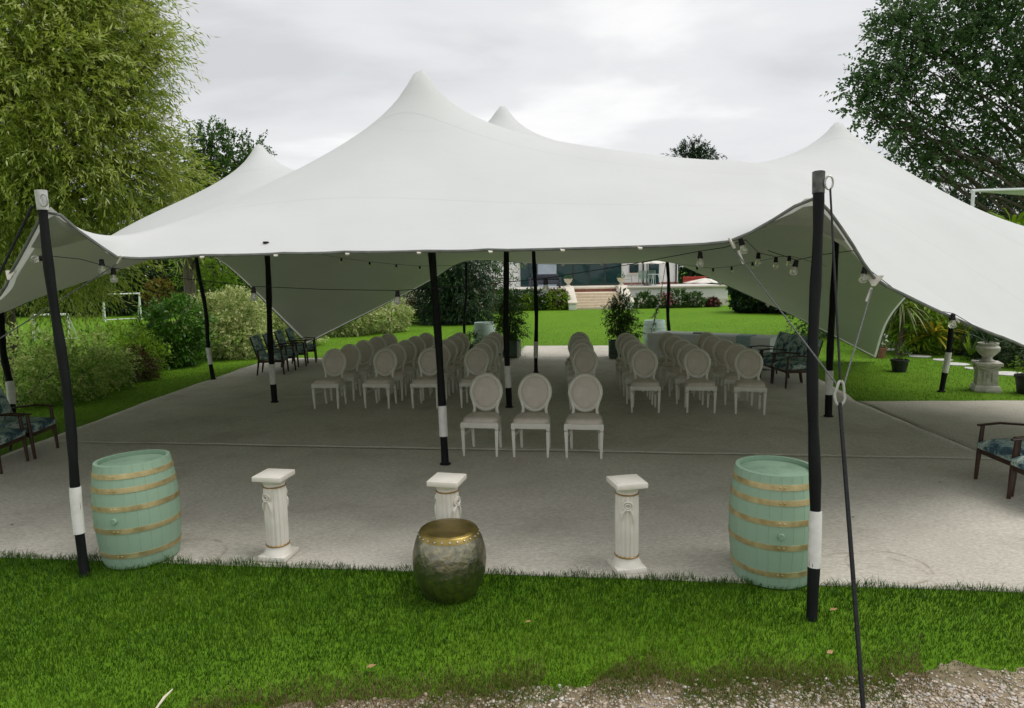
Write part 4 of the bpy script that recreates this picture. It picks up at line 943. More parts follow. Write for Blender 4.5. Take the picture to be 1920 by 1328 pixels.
for l in range(len(lev)-1):
    for k in range(m): k2 = (k+1) % m; fs.append((l*m+k2, l*m+k, (l+1)*m+k, (l+1)*m+k2))
fs.append(tuple(range(m)))
b = MB(); b.add(vs, fs); o = b.build('tablecloth', 'table_cloth', ang=70); o.location = (tm.x, tm.y, .014); o.rotation_euler = (0, 0, ta); tag(o, 'long white tablecloth over the table behind right chair rows', 'tablecloth')
b = MB(); cl = [(-.15, -.384, .42), (-.15, -.384, .748), (-.15, .12, .749), (.17, .12, .749), (.17, -.384, .748), (.17, -.384, .42)]
b.add(cl+[(x, y-.012 if z < .6 else y, z+.012) for x, y, z in cl], [(0, 1, 4, 5), (1, 2, 3, 4), (6, 11, 10, 7), (7, 10, 9, 8), (0, 6, 7, 1), (1, 7, 8, 2), (2, 8, 9, 3), (3, 9, 10, 4), (4, 10, 11, 5), (5, 11, 6, 0)])
o = b.build('folded_cloth', 'blue_cloth', bevel=.004); q = tm+td*.30; o.location = (q.x, q.y, .014); o.rotation_euler = (0, 0, ta); tag(o, 'pale blue cloth hanging over the right end of white table', 'cloth')
b = MB(); b.box((0, 0, .012), (.34, .24, .024)); o = b.build('closed_folder', 'wood_dark', bevel=.004); q = tm-td*.08; o.location = (q.x, q.y+.12, .756); o.rotation_euler = (0, 0, ta+.3); tag(o, 'flat dark folder lying on the white table', 'folder')

# ---- planters with shrubs
def make_planter():
    o = empty('square_planter'); o['category'] = 'planter'; w = .62; h = .46
    for sx, sy in ((-1, -1), (1, -1), (1, 1), (-1, 1)):
        b = MB(); b.box((sx*(w/2-.025), sy*(w/2-.025), h/2), (.055, .055, h)); b.build('corner_post', 'planter_trim' if sx > 0 else 'planter_paint', o, bevel=.005)
    for side in range(4):
        for k in range(4):
            b = MB(); Ms = Matrix.Rotation(R(90*side), 4, 'Z'); b.box((0, -w/2+.025, .035+.105*k+.05), (w-.11, .022, .099), M=Ms); b.build('plank', 'planter_paint', o, bevel=.004)
    b = MB(); b.box((0, 0, h-.07), (w-.08, w-.08, .04)); b.build('soil', 'soil', o)
    return o
pp = make_planter(); pA, pB = G(954, 670), G(1164, 671)
pls = copies(pp, [((pA[0], pA[1], .012), R(-6), 'square dark green planter left of the aisle end'), ((pB[0], pB[1], .012), R(-6), 'square dark green planter right of the aisle end')], 'square green planters at the aisle end')
for (p, s, lab) in ((pA, 1.0, 'bushy upright shrub growing in the left aisle planter'), (pB, .97, 'bushy upright shrub growing in the right aisle planter')):
    shrub('potted_shrub', lab, (p[0], p[1], .40), [(0, 0, .45, .30, .28, .42), (.08, 0, .85, .28, .26, .38), (-.12, .03, .75, .27, .24, .33), (.15, 0, .35, .36, .3, .26), (-.05, 0, 1.12, .16, .15, .24)], 620, 'leaf_mid', 'shrub', 'shrubs in the aisle planters', stems=8, twig=.20*s, nl=8, ll=.075, lw=.032, droop=.2, zmin=.05)
# flower pots and a trough by the left rear barrel
fp = G(886, 668); o = empty('flower_trough', (fp[0], fp[1], 0)); b = MB(); b.lathe([(.17, 0), (.22, .26), (.235, .27), (.235, .30), (.20, .30), (.19, .25)], 24); b.build('pot', 'pot_black', o)
foliage('foliage', [(0, 0, .42, .22, .22, .18)], 130, 'leaf_mid', o, twig=.16, nl=7, ll=.06, lw=.03); foliage('blossom', [(0, 0, .5, .22, .22, .18)], 40, 'petal_white', o, twig=.08, nl=4, ll=.045, lw=.035)
tag(o, 'black flower pot with white blooms beside the left pale barrel', 'flower pot')
# flower garlands climbing the rear guy lines
def garland(label, pts, n):
    P = [Vector(p) for p in pts]; o = empty('flower_garland', P[-1]); b = MB(); b.tube([p-P[-1] for p in P], .010, 6); b.build('cord', 'rope', o)
    Q = np.array([np.array(P[0].lerp(P[1], t)-P[-1]) if len(P) == 2 else None for t in rng.random(n)]); Q = Q+rng.normal(size=Q.shape)*.025
    V, Fq, rn = sprays(Q, unit(rng.normal(size=Q.shape)), .07, 5, .06, .035); npmesh('leaves', V, Fq, 'leaf_mid', o, rn)
    k = rng.random(n) < .30; V, Fq, rn = sprays(Q[k], unit(rng.normal(size=Q[k].shape)+np.array([0, -.8, 0])), .03, 9, .045, .045, 0, 1.0); npmesh('blossoms', V, Fq, 'petal_white', o, rn)
    return tag(o, label, 'garland', 'flower garlands on the rear ropes')
garland('white flower garland climbing the rope above the right pale barrel', [at(1240, 545, 18.7), at(1216, 648, 18.9)], 60)
garland('white flower garland climbing the rope beside the dark yew', [at(893, 545, 19.4), at(908, 592, 19.5)], 40)
rope('thin rear rope from right rear pole to the white table', [at(1249, 490, 18.1), at(1240, 545, 18.7)], .008)
rope('thin rear rope rising from the left garland to tent edge', [at(880, 491, 19.7), at(893, 545, 19.4)], .008)

# ---- right lawn ornaments
up = G(1847, 733); o = empty('stone_pedestal', (up[0], up[1], 0), R(-24)); 
b = MB(); b.box((0, 0, .03), (.43, .43, .06)); b.build('plinth', 'stone', o, bevel=.008)
b = MB(); b.box((0, 0, .09), (.37, .37, .06), taper=1.12); b.build('base_moulding', 'stone', o, bevel=.01)
b = MB(); b.box((0, 0, .27), (.31, .31, .32), taper=1.06); sh = b.build('shaft', 'stone', o, bevel=.006)
for k in range(4):
    Mk = Matrix.Rotation(R(90*k), 4, 'Z')
    b = MB()
    for c, d in (((0, -.163, .36), (.15, .016, .018)), ((0, -.168, .17), (.15, .016, .018)), ((-.068, -.166, .265), (.016, .016, .20)), ((.068, -.166, .265), (.016, .016, .20)), ((0, -.166, .27), (.03, .02, .13)), ((.02, -.168, .30), (.05, .02, .025)), ((-.02, -.168, .23), (.05, .02, .025))): b.box(c, d, M=Mk)
    b.build('carved_panel', 'stone', o, bevel=.003)
    b = MB(); b.tube([Mk @ Vector((-.14, -.17, .47)), Mk @ Vector((-.07, -.18, .43)), Mk @ Vector((0, -.185, .415)), Mk @ Vector((.07, -.18, .43)), Mk @ Vector((.14, -.17, .47))], [.02, .022, .024, .022, .02], 8); b.build('swag', 'stone', o)
b = MB(); b.box((0, 0, .455), (.36, .36, .06), taper=.9); b.build('capital', 'stone', o, bevel=.008)
b = MB(); b.box((0, 0, .515), (.43, .43, .06)); b.build('cap_slab', 'stone', o, bevel=.008); tag(o, 'weathered carved stone pedestal on the right lawn', 'pedestal')
o = empty('stone_urn', (up[0], up[1], .546)); ur = lambda a, z: 1+.02*math.cos(a*16)*(1 if .14 < z < .27 else 0)
b = MB(); b.lathe([(.12, 0), (.125, .025), (.09, .04), (.075, .07), (.09, .10), (.15, .16), (.185, .22), (.19, .265), (.17, .29), (.15, .30), (.165, .33), (.17, .35), (.14, .35), (.13, .30)], 48, mod=ur); b.build('bowl', 'stone', o)
b = MB(); b.lathe([(.13, .32), (.002, .325)], 16, caps=False); b.build('soil', 'soil', o)
n = 16; P = rng.normal(size=(n, 3))*.03+np.array([0, 0, .33]); d = unit(rng.normal(size=(n, 3))*.55+np.array([0, 0, 1])); V, Fq = leaf_quads(P, d, rng.uniform(.18, .34, n), .03); npmesh('strap_leaves', V, Fq, 'leaf_strap', o, rng.random(n))
tag(o, 'stone urn with spiky plant on the carved pedestal', 'urn')
def pot(label, p, r, h, mat, leaf, n, ph, spread=.2, petal=None):
    o = empty('plant_pot', (p[0], p[1], 0)); b = MB(); b.lathe([(r*.74, 0), (r*.95, h*.86), (r*1.04, h*.86), (r*1.04, h), (r*.93, h), (r*.9, h*.85)], 28); b.build('pot', mat, o)
    b = MB(); b.lathe([(r*.92, h*.88), (.002, h*.9)], 16, caps=False); b.build('soil', 'soil', o)
    b = MB()
    for k in range(4): limb(b, (0, 0, h*.85), (random.uniform(-1, 1)*spread, random.uniform(-1, 1)*spread, h+ph*.8), .008, .003, .15, 5, 4)
    b.build('stem', 'bark', o)
    foliage('foliage', [(0, 0, h+ph*.6, spread, spread, ph*.5)], n, leaf, o, twig=.10, nl=6, ll=.05, lw=.025, shell=.3)
    if petal: foliage('blossom', [(0, 0, h+ph*.7, spread, spread, ph*.45)], n//2, petal, o, twig=.05, nl=5, ll=.05, lw=.04, shell=.6)
    return tag(o, label, 'plant pot', 'plant pots on the right lawn')
pot('black plastic pot with thin leggy plant on right lawn', G(1686, 697), .185, .27, 'pot_black', 'leaf_mid', 26, .30, .17)
pot('terracotta pot with white flowers beside the tent anchor', G(1649, 671), .155, .27, 'terracotta', 'leaf_mid', 40, .28, .18, 'petal_white')
pot('black pot at right frame edge beyond the urn', G(1925, 738), .20, .34, 'pot_black', 'leaf_lime', 45, .30, .22)
spt = [(1673, 657, 34), (1697, 663, 26), (1724, 669, 36), (1768, 676, 30), (1793, 684, 40), (1821, 692, 24), (1893, 702, 54)]
ordn = ['farthest stepping stone by the terracotta pot', 'stepping stone second from the terracotta pot', 'stepping stone just right of the thin potted plant', 'stepping stone just left of the lawn pole', 'stepping stone just right of the lawn pole', 'stepping stone just left of the stone pedestal', 'large stepping stone right of the stone pedestal']
for (px, py, w), lab in zip(spt, ordn):
    p = G(px, py); r = w/2*p[1]/FPX; b = MB(); b.lathe([(r*1.0, 0), (r*1.02, .018), (r*.96, .026)], 14, mod=lambda a, z: 1+.10*math.sin(2*a+px)+.06*math.sin(5*a+px)); o = b.build('stepping_stone', 'slab'); o.location = (p[0], p[1], 0); tag(o, 'pale %s' % lab, 'stepping stone', 'stepping stones across right lawn')
# stone bed edging: blocks one by one
ed = empty('bed_edging', (0, 0, 0)); path = [G(1662, 652), G(1722, 656), G(1790, 663), G(1860, 673), G(1930, 688), G(2050, 715)]
acc = []
for a, c in zip(path[:-1], path[1:]):
    a, c = Vector(a), Vector(c); Ls = (c-a).length; k = max(1, int(Ls/.42))
    for q in range(k):
        p = a.lerp(c, (q+.5)/k); b = MB(); b.box((0, 0, .07+random.uniform(-.01, .01)), (Ls/k-.015, .16+random.uniform(-.02, .02), .15)); s_ = b.build('edging_stone', 'stone_dark', ed, bevel=.02); s_.location = (p.x, p.y, 0); s_.rotation_euler = (random.uniform(-.04, .04), 0, math.atan2((c-a).y, (c-a).x)+random.uniform(-.05, .05))
tag(ed, 'low dark stone edging along the right flower bed', 'edging')
# small litter on the grass
for (px, py, s, mt, lab) in ((686, 1253, .05, 'dry_leaf', 'fallen brown leaf on grass near front centre'), (985, 1168, .035, 'dry_leaf', 'small fallen leaf on grass right of the drum stool'), (1556, 1146, .05, 'dry_leaf', 'fallen leaf on grass right of the right front pole'), (1550, 1226, .04, 'dry_leaf', 'fallen leaf near gravel beneath the right guy strap'), (1597, 966, .03, 'soil', 'dark speck of leaf on carpet right of the guy strap'), (1761, 901, .035, 'soil', 'dark leaf scrap on carpet left of the right armchairs'), (1817, 1098, .03, 'soil', 'dark leaf scrap on carpet at the right grass edge'), (18, 980, .03, 'soil', 'dark leaf scrap on carpet at left frame edge'), (232, 834, .05, 'soil', 'dark leaf scrap on carpet behind the left green barrel'), (378, 756, .05, 'soil', 'dark leaf scrap on carpet near the far left edge')):
    p = G(px, py, .04); V, Fq = leaf_quads(np.array([[0, 0, 0.]]), np.array([[1, .3, .1]]), s*1.3, s*.8, .12, np.array([[0, 0, 3.]])); o = npmesh('fallen_leaf', V, Fq, mt, None, np.array([.5])); o.location = (p[0], p[1], .045 if mt == 'dry_leaf' else .018); tag(o, lab, 'leaf', 'fallen leaves')
p0, p1, p2 = G(292, 1330, .02), G(308, 1308, .04), G(324, 1292, .06); b = MB(); b.tube([Vector(p0)-Vector(p0), Vector(p1)-Vector(p0), Vector(p2)-Vector(p0)], [.006, .008, .003], 6); o = b.build('bare_stick', 'straw'); o.location = p0; tag(o, 'pale curved stick in the grass at bottom left', 'stick')

# ================================================================== HOUSE AND TERRACE
ZT = 1.2
def X(px, Y): return float(at(px, 530, Y)[0])
ter = empty('terrace', (0, 0, 0)); tag(ter, 'raised garden terrace with pale rendered wall and coping', 'terrace')
sx0, sx1 = X(1078, 40.5), X(1163, 40.5); xr = X(1365, 41)
def bx(name, x0, x1, y0, y1, z0, z1, mat, parent, bevel=.0):
    b = MB(); b.box(((x0+x1)/2, (y0+y1)/2, (z0+z1)/2), (x1-x0, y1-y0, z1-z0)); return b.build(name, mat, parent, bevel=bevel)
bx('wall', -9, sx0-.5, 41, 46.2, 0, ZT-.1, 'render_white', ter); bx('wall', sx1+.5, xr, 41, 46.2, 0, ZT-.1, 'render_white', ter)
bx('lower_band', sx1+.55, xr+.03, 40.95, 41.1, 0, .42, 'coping', ter); bx('lower_band', -9, sx0-.55, 40.95, 41.1, 0, .42, 'coping', ter)
bx('coping', sx1+.5, xr+.08, 40.88, 41.35, ZT-.1, ZT+.02, 'coping', ter, .02); bx('coping', -9, sx0-.5, 40.88, 41.35, ZT-.1, ZT+.02, 'coping', ter, .02)
bx('paving', -9, sx0-.5, 41.35, 46.2, ZT-.1, ZT-.01, 'slab', ter); bx('paving', sx1+.5, xr, 41.35, 46.2, ZT-.1, ZT-.01, 'slab', ter)
bx('landing', sx0-.5, sx1+.5, 42.6, 46.2, 0, ZT-.12, 'brick_red', ter); bx('coping', sx0-.5, sx1+.5, 42.5, 46.2, ZT-.12, ZT, 'coping', ter, .02)
st = empty('garden_steps', (0, 0, 0)); tag(st, 'pale stone garden steps rising to the terrace', 'steps')
for k in range(6): bx('step', sx0-.05, sx1+.05, 39.3+.32*k, 42.6, .15*k if k else -.02, .15*(k+1), 'step_stone', st, .015)
for s, x0, x1 in ((-1, sx0-.5, sx0-.06), (1, sx1+.06, sx1+.5)):
    b = MB(); b.prism([(38.9, 0), (42.5, 0), (42.5, ZT-.02), (41.4, ZT-.02), (38.9, .35)], x0, x1, M=Matrix(((0, 0, 1, 0), (1, 0, 0, 0), (0, 1, 0, 0), (0, 0, 0, 1)))); b.build('cheek_wall', 'render_white', st, bevel=.02)
    b = MB(); b.prism([(38.85, .36), (41.4, ZT), (42.5, ZT), (42.5, ZT+.09), (41.38, ZT+.09), (38.85, .45)], x0-.05, x1+.05, M=Matrix(((0, 0, 1, 0), (1, 0, 0, 0), (0, 1, 0, 0), (0, 0, 0, 1)))); b.build('cheek_coping', 'coping', st, bevel=.015)
for px, lab in ((1079, 'small white urn with plant left of the garden steps'), (1157, 'small white urn with plant right of the garden steps')):
    xx = X(px, 41.6); o = empty('step_urn', (xx, 41.4, ZT+.09 if False else ZT+.10)); b = MB(); b.lathe([(.16, 0), (.16, .04), (.07, .08), (.08, .14), (.20, .26), (.26, .42), (.28, .44), (.22, .44)], 20); b.build('bowl', 'coping', o)
    foliage('foliage', [(0, 0, .5, .22, .22, .14)], 60, 'leaf_mid', o, twig=.1, nl=6, ll=.06, lw=.03); tag(o, lab, 'urn', 'urns beside the garden steps')
    o.location.x = (sx0-.28) if px < 1100 else (sx1+.28); o.location.y = 41.9
HY = 46.2
hs = empty('house', (0, 0, 0)); tag(hs, 'white rendered house with dark glazed doors behind the terrace', 'house')
hx0, hx1 = X(880, HY), X(1271, HY); HT = 6.4
bx('wall', hx0, hx1, HY, HY+9, 0, HT, 'render_white', hs); bx('plinth', X(1166, HY), hx1+.02, HY-.03, HY+.2, ZT-.02, ZT+.14, 'brick_red', hs)
b = MB(); y0, y1 = HY-.4, HY+9.4; b.prism([(y0, HT), (y1, HT), ((y0+y1)/2, HT+1.9)], hx0-.3, hx1+.3, M=Matrix(((0, 0, 1, 0), (1, 0, 0, 0), (0, 1, 0, 0), (0, 0, 0, 1)))); rf = b.build('roof', 'roof_slate', hs); bx('chimney', hx0+4, hx0+5, HY+4.2, HY+5, HT+1, HT+3, 'brick_red', rf)
def window(x0, x1, z0, z1, panes, name='window', glass='window_glass'):
    f = bx(name, X(x0, HY), X(x1, HY), HY-.06, HY+.05, z0, z1, 'frame_dark', hs, 0); w = (X(x1, HY)-X(x0, HY))
    for k in range(panes):
        a = X(x0, HY)+w*k/panes+.05; c = X(x0, HY)+w*(k+1)/panes-.05; bx('pane', a, c, HY-.075, HY-.055, z0+.06, z1-.06, glass, f)
    return f
window(976, 1008, ZT, 3.5, 2, 'glazed_door'); window(1044, 1165, ZT, 3.5, 4, 'glazed_door'); bx('blue_panel', X(1009, HY), X(1043, HY), HY-.05, HY+.05, ZT, 3.5, 'panel_blue', hs)
window(1180, 1197, 2.0, 3.0, 2); bx('sill', X(1177, HY), X(1200, HY), HY-.14, HY, 1.9, 1.99, 'coping', hs); window(1216, 1235, ZT+.02, 3.3, 1, 'door')
for px in (1205.5, 1267): 
    b = MB(); b.tube([(X(px, HY), HY-.08, ZT), (X(px, HY), HY-.08, HT)], .055, 8); b.build('downpipe', 'frame_dark', hs)
for z0 in (4.3,):
    for a in (985, 1055, 1120, 1185, 1235): window(a, a+22, z0, z0+1.3, 2)
# terrace furniture
def garden_chair(label, x, y, rz):
    o = empty('garden_chair', (x, y, ZT-.01), rz)
    for sx in (-1, 1):
        b = MB(); b.tube([(sx*.25, -.26, 0), (sx*.25, -.24, .62), (sx*.25, .2, .64), (sx*.24, .32, .95)], .022, 6); b.tube([(sx*.25, .28, 0), (sx*.25, .2, .64)], .022, 6); b.build('side_frame', 'sage', o)
    for k in range(6): b = MB(); b.box((0, -.2+.08*k, .42), (.5, .06, .02)); b.build('seat_slat', 'sage', o)
    for k in range(6): b = MB(); b.box((0, .21+.022*k, .5+.085*k), (.48, .02, .06)); b.build('back_slat', 'sage', o)
    return tag(o, label, 'chair', 'green garden chairs on the terrace')
garden_chair('green slatted garden chair alone left of the terrace table', X(1177, 43.5), 43.5, R(80)); garden_chair('green slatted garden chair just left of the terrace table', X(1207, 43.2), 43.2, R(10)); garden_chair('green slatted garden chair just behind the terrace table', X(1221, 44.3), 44.3, R(170))
o = empty('garden_table', (X(1228, 43.4), 43.4, ZT-.01)); b = MB(); b.lathe([(.5, .70), (.5, .73)], 24); b.build('tabletop', 'white_metal', o)
for a in (0, 120, 240): b = MB(); b.tube([(.4*math.cos(R(a)), .4*math.sin(R(a)), 0), (.2*math.cos(R(a)), .2*math.sin(R(a)), .70)], .02, 6); b.build('leg', 'white_metal', o)
tag(o, 'round white garden table on the terrace', 'table')
def parasol(label, x, y, z0, zt, r, sag=.5):
    o = empty('parasol', (x, y, z0)); b = MB(); b.tube([(0, 0, 0), (0, 0, zt)], .03, 8); b.build('pole', 'frame_dark', o); b = MB(); b.lathe([(.22, 0), (.22, .08), (.05, .10)], 16); b.build('base', 'stone_dark', o)
    n = 8
    for k in range(n):
        a0, a1 = 2*math.pi*k/n, 2*math.pi*(k+1)/n; vs = [(0, 0, zt)]; fs = []
        for t in (.35, .7, 1.0):
            for q in range(5): a = a0+(a1-a0)*q/4; dip = .06*t*math.sin(math.pi*q/4); vs.append((r*t*math.cos(a), r*t*math.sin(a), zt-sag*t-dip))
        fs += [(0, 1+q, 2+q) for q in range(4)]
        for l in range(2): fs += [(1+l*5+q, 6+l*5+q, 7+l*5+q, 2+l*5+q) for q in range(4)]
        fs += []
        b = MB(); b.add(vs, fs); pnl = b.build('canopy_panel', 'canvas', o)
        md = pnl.modifiers.new('thick', 'SOLIDIFY'); md.thickness = .012
        b = MB(); b.tube([(0, 0, zt-.03), (r*.99*math.cos(a0), r*.99*math.sin(a0), zt-sag-.02)], .012, 5); b.build('rib', 'frame_dark', o)
    return tag(o, label, 'parasol', 'cream garden parasols')
parasol('cream open parasol on the terrace before the white wall', X(1213, 43.8), 43.8, ZT-.01, 1.75, 1.25, .32)
parasol('low cream parasol in front of the red wooden stall', X(1322, 47), 47, 0, 1.55, 1.5, .28)
o = empty('wooden_stall', (X(1303, 50), 50, 0)); w = 1.8
for k in range(4): bx('plank', -.85, .85, -.03, .03, .75+.22*k, .955+.22*k, 'red_paint', o, .01)
for s in (-1, 1): bx('post', s*.8-.05, s*.8+.05, .03, .12, 0, 1.63, 'red_paint', o)
bx('counter', -.9, .9, -.25, .5, .68, .73, 'red_paint', o); tag(o, 'red painted wooden stall right of the house', 'stall')
o = empty('outdoor_sofa', (X(1022, 43.2), 43.2, ZT-.01)); bx('seat', -.85, .85, -.4, .35, .2, .45, 'sofa_grey', o, .04); bx('backrest', -.85, .85, .22, .42, .45, .85, 'sofa_grey', o, .05); bx('armrest', -1.0, -.86, -.4, .42, .1, .62, 'sofa_grey', o, .03); bx('armrest', .86, 1.0, -.4, .42, .1, .62, 'sofa_grey', o, .03)
for sx in (-.9, .9):
    for sy in (-.35, .35): bx('foot', sx-.03, sx+.03, sy-.03, sy+.03, 0, .1, 'frame_dark', o)
tag(o, 'dark grey outdoor sofa on the terrace left of steps', 'sofa')
# goals and frames
def goal(label, x, y, rz, w, h, d, r=.04):
    o = empty('goal_frame', (x, y, 0), rz); b = MB(); b.tube([(-w/2, 0, 0), (-w/2, 0, h)], r, 8); b.build('post', 'white_metal', o); b = MB(); b.tube([(w/2, 0, 0), (w/2, 0, h)], r, 8); b.build('post', 'white_metal', o)
    b = MB(); b.tube([(-w/2-r, 0, h), (w/2+r, 0, h)], r, 8); b.build('crossbar', 'white_metal', o)
    for s in (-1, 1): b = MB(); b.tube([(s*w/2, 0, h), (s*w/2, d, .03)], r*.7, 6); b.build('back_stay', 'white_metal', o)
    b = MB(); b.tube([(-w/2, d, .03), (w/2, d, .03)], r*.7, 6); b.build('ground_bar', 'white_metal', o)
    return tag(o, label, 'goal', 'white goals on the left lawn')
g1 = G(232, 602); goal('white metal goal frame on lawn before the golden topiary', g1[0], g1[1], R(35), 1.7, 1.45, 1.4)
g2 = G(98, 640); goal('low white goal frame behind the left variegated shrubs', g2[0], g2[1], R(8), 1.25, 1.0, .6, .045)
fx = at(1825, 358, 19.5); o = empty('shade_sail', (fx[0], fx[1], 0)); b = MB(); b.tube([(0, 0, 0), (.0, 0, fx[2])], .045, 8); b.build('post', 'white_metal', o); b = MB(); b.tube([(4.5, .5, 0), (4.5, .5, fx[2]+.1)], .045, 8); b.build('post', 'white_metal', o); b = MB(); b.tube([(-.05, 0, fx[2]), (4.55, .5, fx[2]+.1)], .045, 8); b.build('crossbar', 'white_metal', o)
b = MB(); b.add([(.2, .05, fx[2]-.03), (4.4, .5, fx[2]+.05), (4.4, .8, fx[2]-.25), (1.8, .4, fx[2]-.12), (.2, .05, fx[2]-.035), (4.4, .5, fx[2]+.045), (4.4, .8, fx[2]-.256), (1.8, .4, fx[2]-.126)], [(0, 1, 2, 3), (7, 6, 5, 4), (0, 4, 5, 1), (1, 5, 6, 2), (2, 6, 7, 3), (3, 7, 4, 0)]); b.build('fabric', 'white_metal', o); tag(o, 'shade sail on white posts behind the right tent side', 'shade sail')

# ================================================================== TREES AND PLANTS
def cl(px, py, Y, r, ry=None, rz=None): p = at(px, py, Y); return (p[0], p[1], p[2], r, ry or r, rz or r*.85)
wil = [cl(-60, 40, 17, 2.4), cl(50, 40, 17, 2.0), cl(140, 10, 17.5, 1.6), cl(205, 60, 17.5, .8), cl(255, 90, 17.2, .5), cl(290, 60, 17.4, .3), cl(300, 110, 17.2, .3), cl(225, 0, 17.5, .6), cl(110, 160, 16.5, 1.6), cl(190, 170, 17, .95), cl(245, 160, 17, .5), cl(250, 225, 17, .5), cl(20, 240, 16.5, 1.8), cl(260, 290, 17.5, .75), cl(315, 340, 18, .6), cl(150, 290, 16.6, 1.4), cl(225, 320, 17.2, 1.0), cl(265, 390, 18, .9), cl(60, 370, 16.8, 1.4), cl(175, 400, 17.5, 1.2), cl(100, 470, 18, 1.1), cl(-60, 420, 17, 1.6), cl(120, 530, 18.5, .8), cl(190, 485, 18.5, .7), cl(-80, 200, 17.5, 2.2), cl(50, -120, 18, 2.4), cl(160, -110, 18, 1.5)]
def below_tent(V): return (V[:, 1]+wb[1] < 15.7) & (V[:, 2] < 3.6)
wb = (-13.8, 18.5, 0)
tree('willow_tree', 'tall pale green willow with long narrow leaves at left', wb, wil, 13500, 'leaf_willow', trunk_r=.42, trunk_top=(-13.2, 18.2, 6), twig=.95, nl=14, ll=.18, lw=.034, droop=.25, spread=.58, ldroop=.18, shell=.6, bias=(.5, -.3, 0), upn=.35, cut=below_tent, zmin=.6)
pop = [cl(1605, 205, 21, .4), cl(1665, 165, 21, .7), cl(1670, 235, 21, .5), cl(1715, 300, 21.5, .45), cl(1665, 55, 21, .55), cl(1630, 145, 21, .4), cl(1720, 330, 22, .5), cl(1615, 165, 21, .55), cl(1650, 120, 21, .75), cl(1700, 70, 21, 1.2), cl(1690, 190, 21, .95), cl(1640, 215, 21, .55), cl(1760, 130, 21, 1.3), cl(1790, 30, 21, 1.5), cl(1880, 70, 21, 1.7), cl(1860, 170, 21, 1.2), cl(1740, 255, 21.5, 1.0), cl(1700, 265, 21.5, .6), cl(1800, 235, 21.5, .9), cl(1900, 225, 21, .9), cl(1760, 310, 22, .8), cl(1850, 300, 22, 1.0), cl(1690, 10, 21, .8), cl(1980, 140, 21, 1.8), cl(1960, 10, 21, 2), cl(2040, 260, 21, 1.6), cl(1850, -80, 21, 1.8)]
tree('poplar_tree', 'tall dark poplar with fluttering leaves at upper right', (17.6, 22, 0), [(c[0], c[1], c[2], c[3]*.86, c[4]*.86, c[5]*.86) for c in pop], 4500, 'leaf_poplar', trunk_r=.13, trunk_top=(17.2, 21.8, 7), twig=.5, nl=10, ll=.125, lw=.085, droop=.18, spread=.9, shell=.25, upn=.3)
dk = [cl(385, 275, 29, 1.1), cl(420, 300, 29, 1.4), cl(400, 255, 29, .7), cl(455, 320, 29, 1.0), cl(475, 285, 29.5, .65), cl(360, 320, 29, 1.4), cl(420, 370, 29, 2.0), cl(330, 400, 30, 2.2)]
tree('oak_tree', 'dark green broadleaf tree behind the left tent peak', (-14, 30, 0), dk, 2300, 'leaf_mid', trunk_r=.3, twig=.4, nl=10, ll=.13, lw=.075, droop=.15, spread=.9, shell=.3)
dr = [cl(1770, 385, 28, 1.6), cl(1830, 350, 28, 1.8), cl(1900, 330, 28, 2.0), cl(1960, 290, 28, 2.4), cl(1800, 440, 28, 2.2), cl(1900, 430, 28, 2.4), cl(1980, 400, 28, 2.6)]
tree('yew_tree', 'dark dense yew mass below the poplar at right', (20, 28.5, 0), dr, 3600, 'leaf_dark', trunk_r=.3, twig=.35, nl=10, ll=.12, lw=.05, droop=.3, spread=.9, shell=.55)
lm = [cl(365, 505, 33, 1.0), cl(400, 490, 33, 1.2), cl(430, 505, 33, 1.0), cl(395, 525, 33, 1.3)]
tree('acer_tree', 'bright lime green small tree behind the laurel bush', (-14.5, 33, 0), lm, 900, 'leaf_lime', trunk_r=.12, twig=.35, nl=9, ll=.12, lw=.06, droop=.3, zmin=.4)
SH = [
 ('variegated_shrub', 'cream and green shrub at far left behind the armchairs', (-9.5, 12.9), [(0, 0, .62, 1.15, .95, .72), (.7, .3, .5, .8, .8, .6)], 900, 'leaf_varieg_dark', .075, .034),
 ('variegated_shrub', 'cream edged shrub between left pole and yellow green shrub', (-9.3, 14.6), [(0, 0, .5, .95, .8, .62), (.5, -.2, .4, .6, .6, .45)], 620, 'leaf_varieg_dark', .075, .034),
 ('spirea_shrub', 'yellow green feathery shrub left of the glossy laurel', (-9.35, 16.4), [(0, 0, .55, .75, .7, .68), (.45, -.2, .45, .5, .5, .5)], 620, 'leaf_lime', .06, .028),
 ('bronze_shrub', 'low brownish shrub at the foot of the laurel', (-8.75, 15.6), [(0, 0, .30, .5, .4, .34)], 220, 'leaf_bronze', .06, .03),
 ('laurel_bush', 'glossy dark green laurel left of the cream shrub', (-9.0, 18.0), [(0, 0, .75, .85, .8, .85), (.35, -.2, 1.25, .6, .6, .55), (-.3, 0, .5, .7, .7, .5)], 760, 'leaf_laurel', .11, .055),
 ('variegated_shrub', 'large cream variegated shrub behind the slim left pole', (-8.35, 19.9), [(0, 0, .85, 1.05, 1.0, .95), (.35, -.1, 1.35, .75, .7, .55), (.6, -.4, .5, .7, .7, .55)], 1700, 'leaf_varieg', .08, .036),
 ('variegated_shrub', 'large cream variegated shrub behind the far armchairs', (-7.75, 22.8), [(0, 0, .8, 1.2, 1.0, .95), (.2, 0, 1.25, .85, .8, .55), (.7, -.3, .45, .7, .6, .5)], 1500, 'leaf_varieg', .085, .038),
 ('variegated_shrub', 'cream variegated shrub left of the golden conifer, larger one', (-6.6, 26.0), [(0, 0, .7, 1.2, .9, .8), (.7, 0, .8, .9, .8, .75)], 1300, 'leaf_varieg', .09, .04),
 ('variegated_shrub', 'cream variegated shrub beside the golden conifer, smaller one', (-4.95, 27.2), [(0, 0, .7, .85, .8, .85)], 800, 'leaf_varieg', .09, .04)]
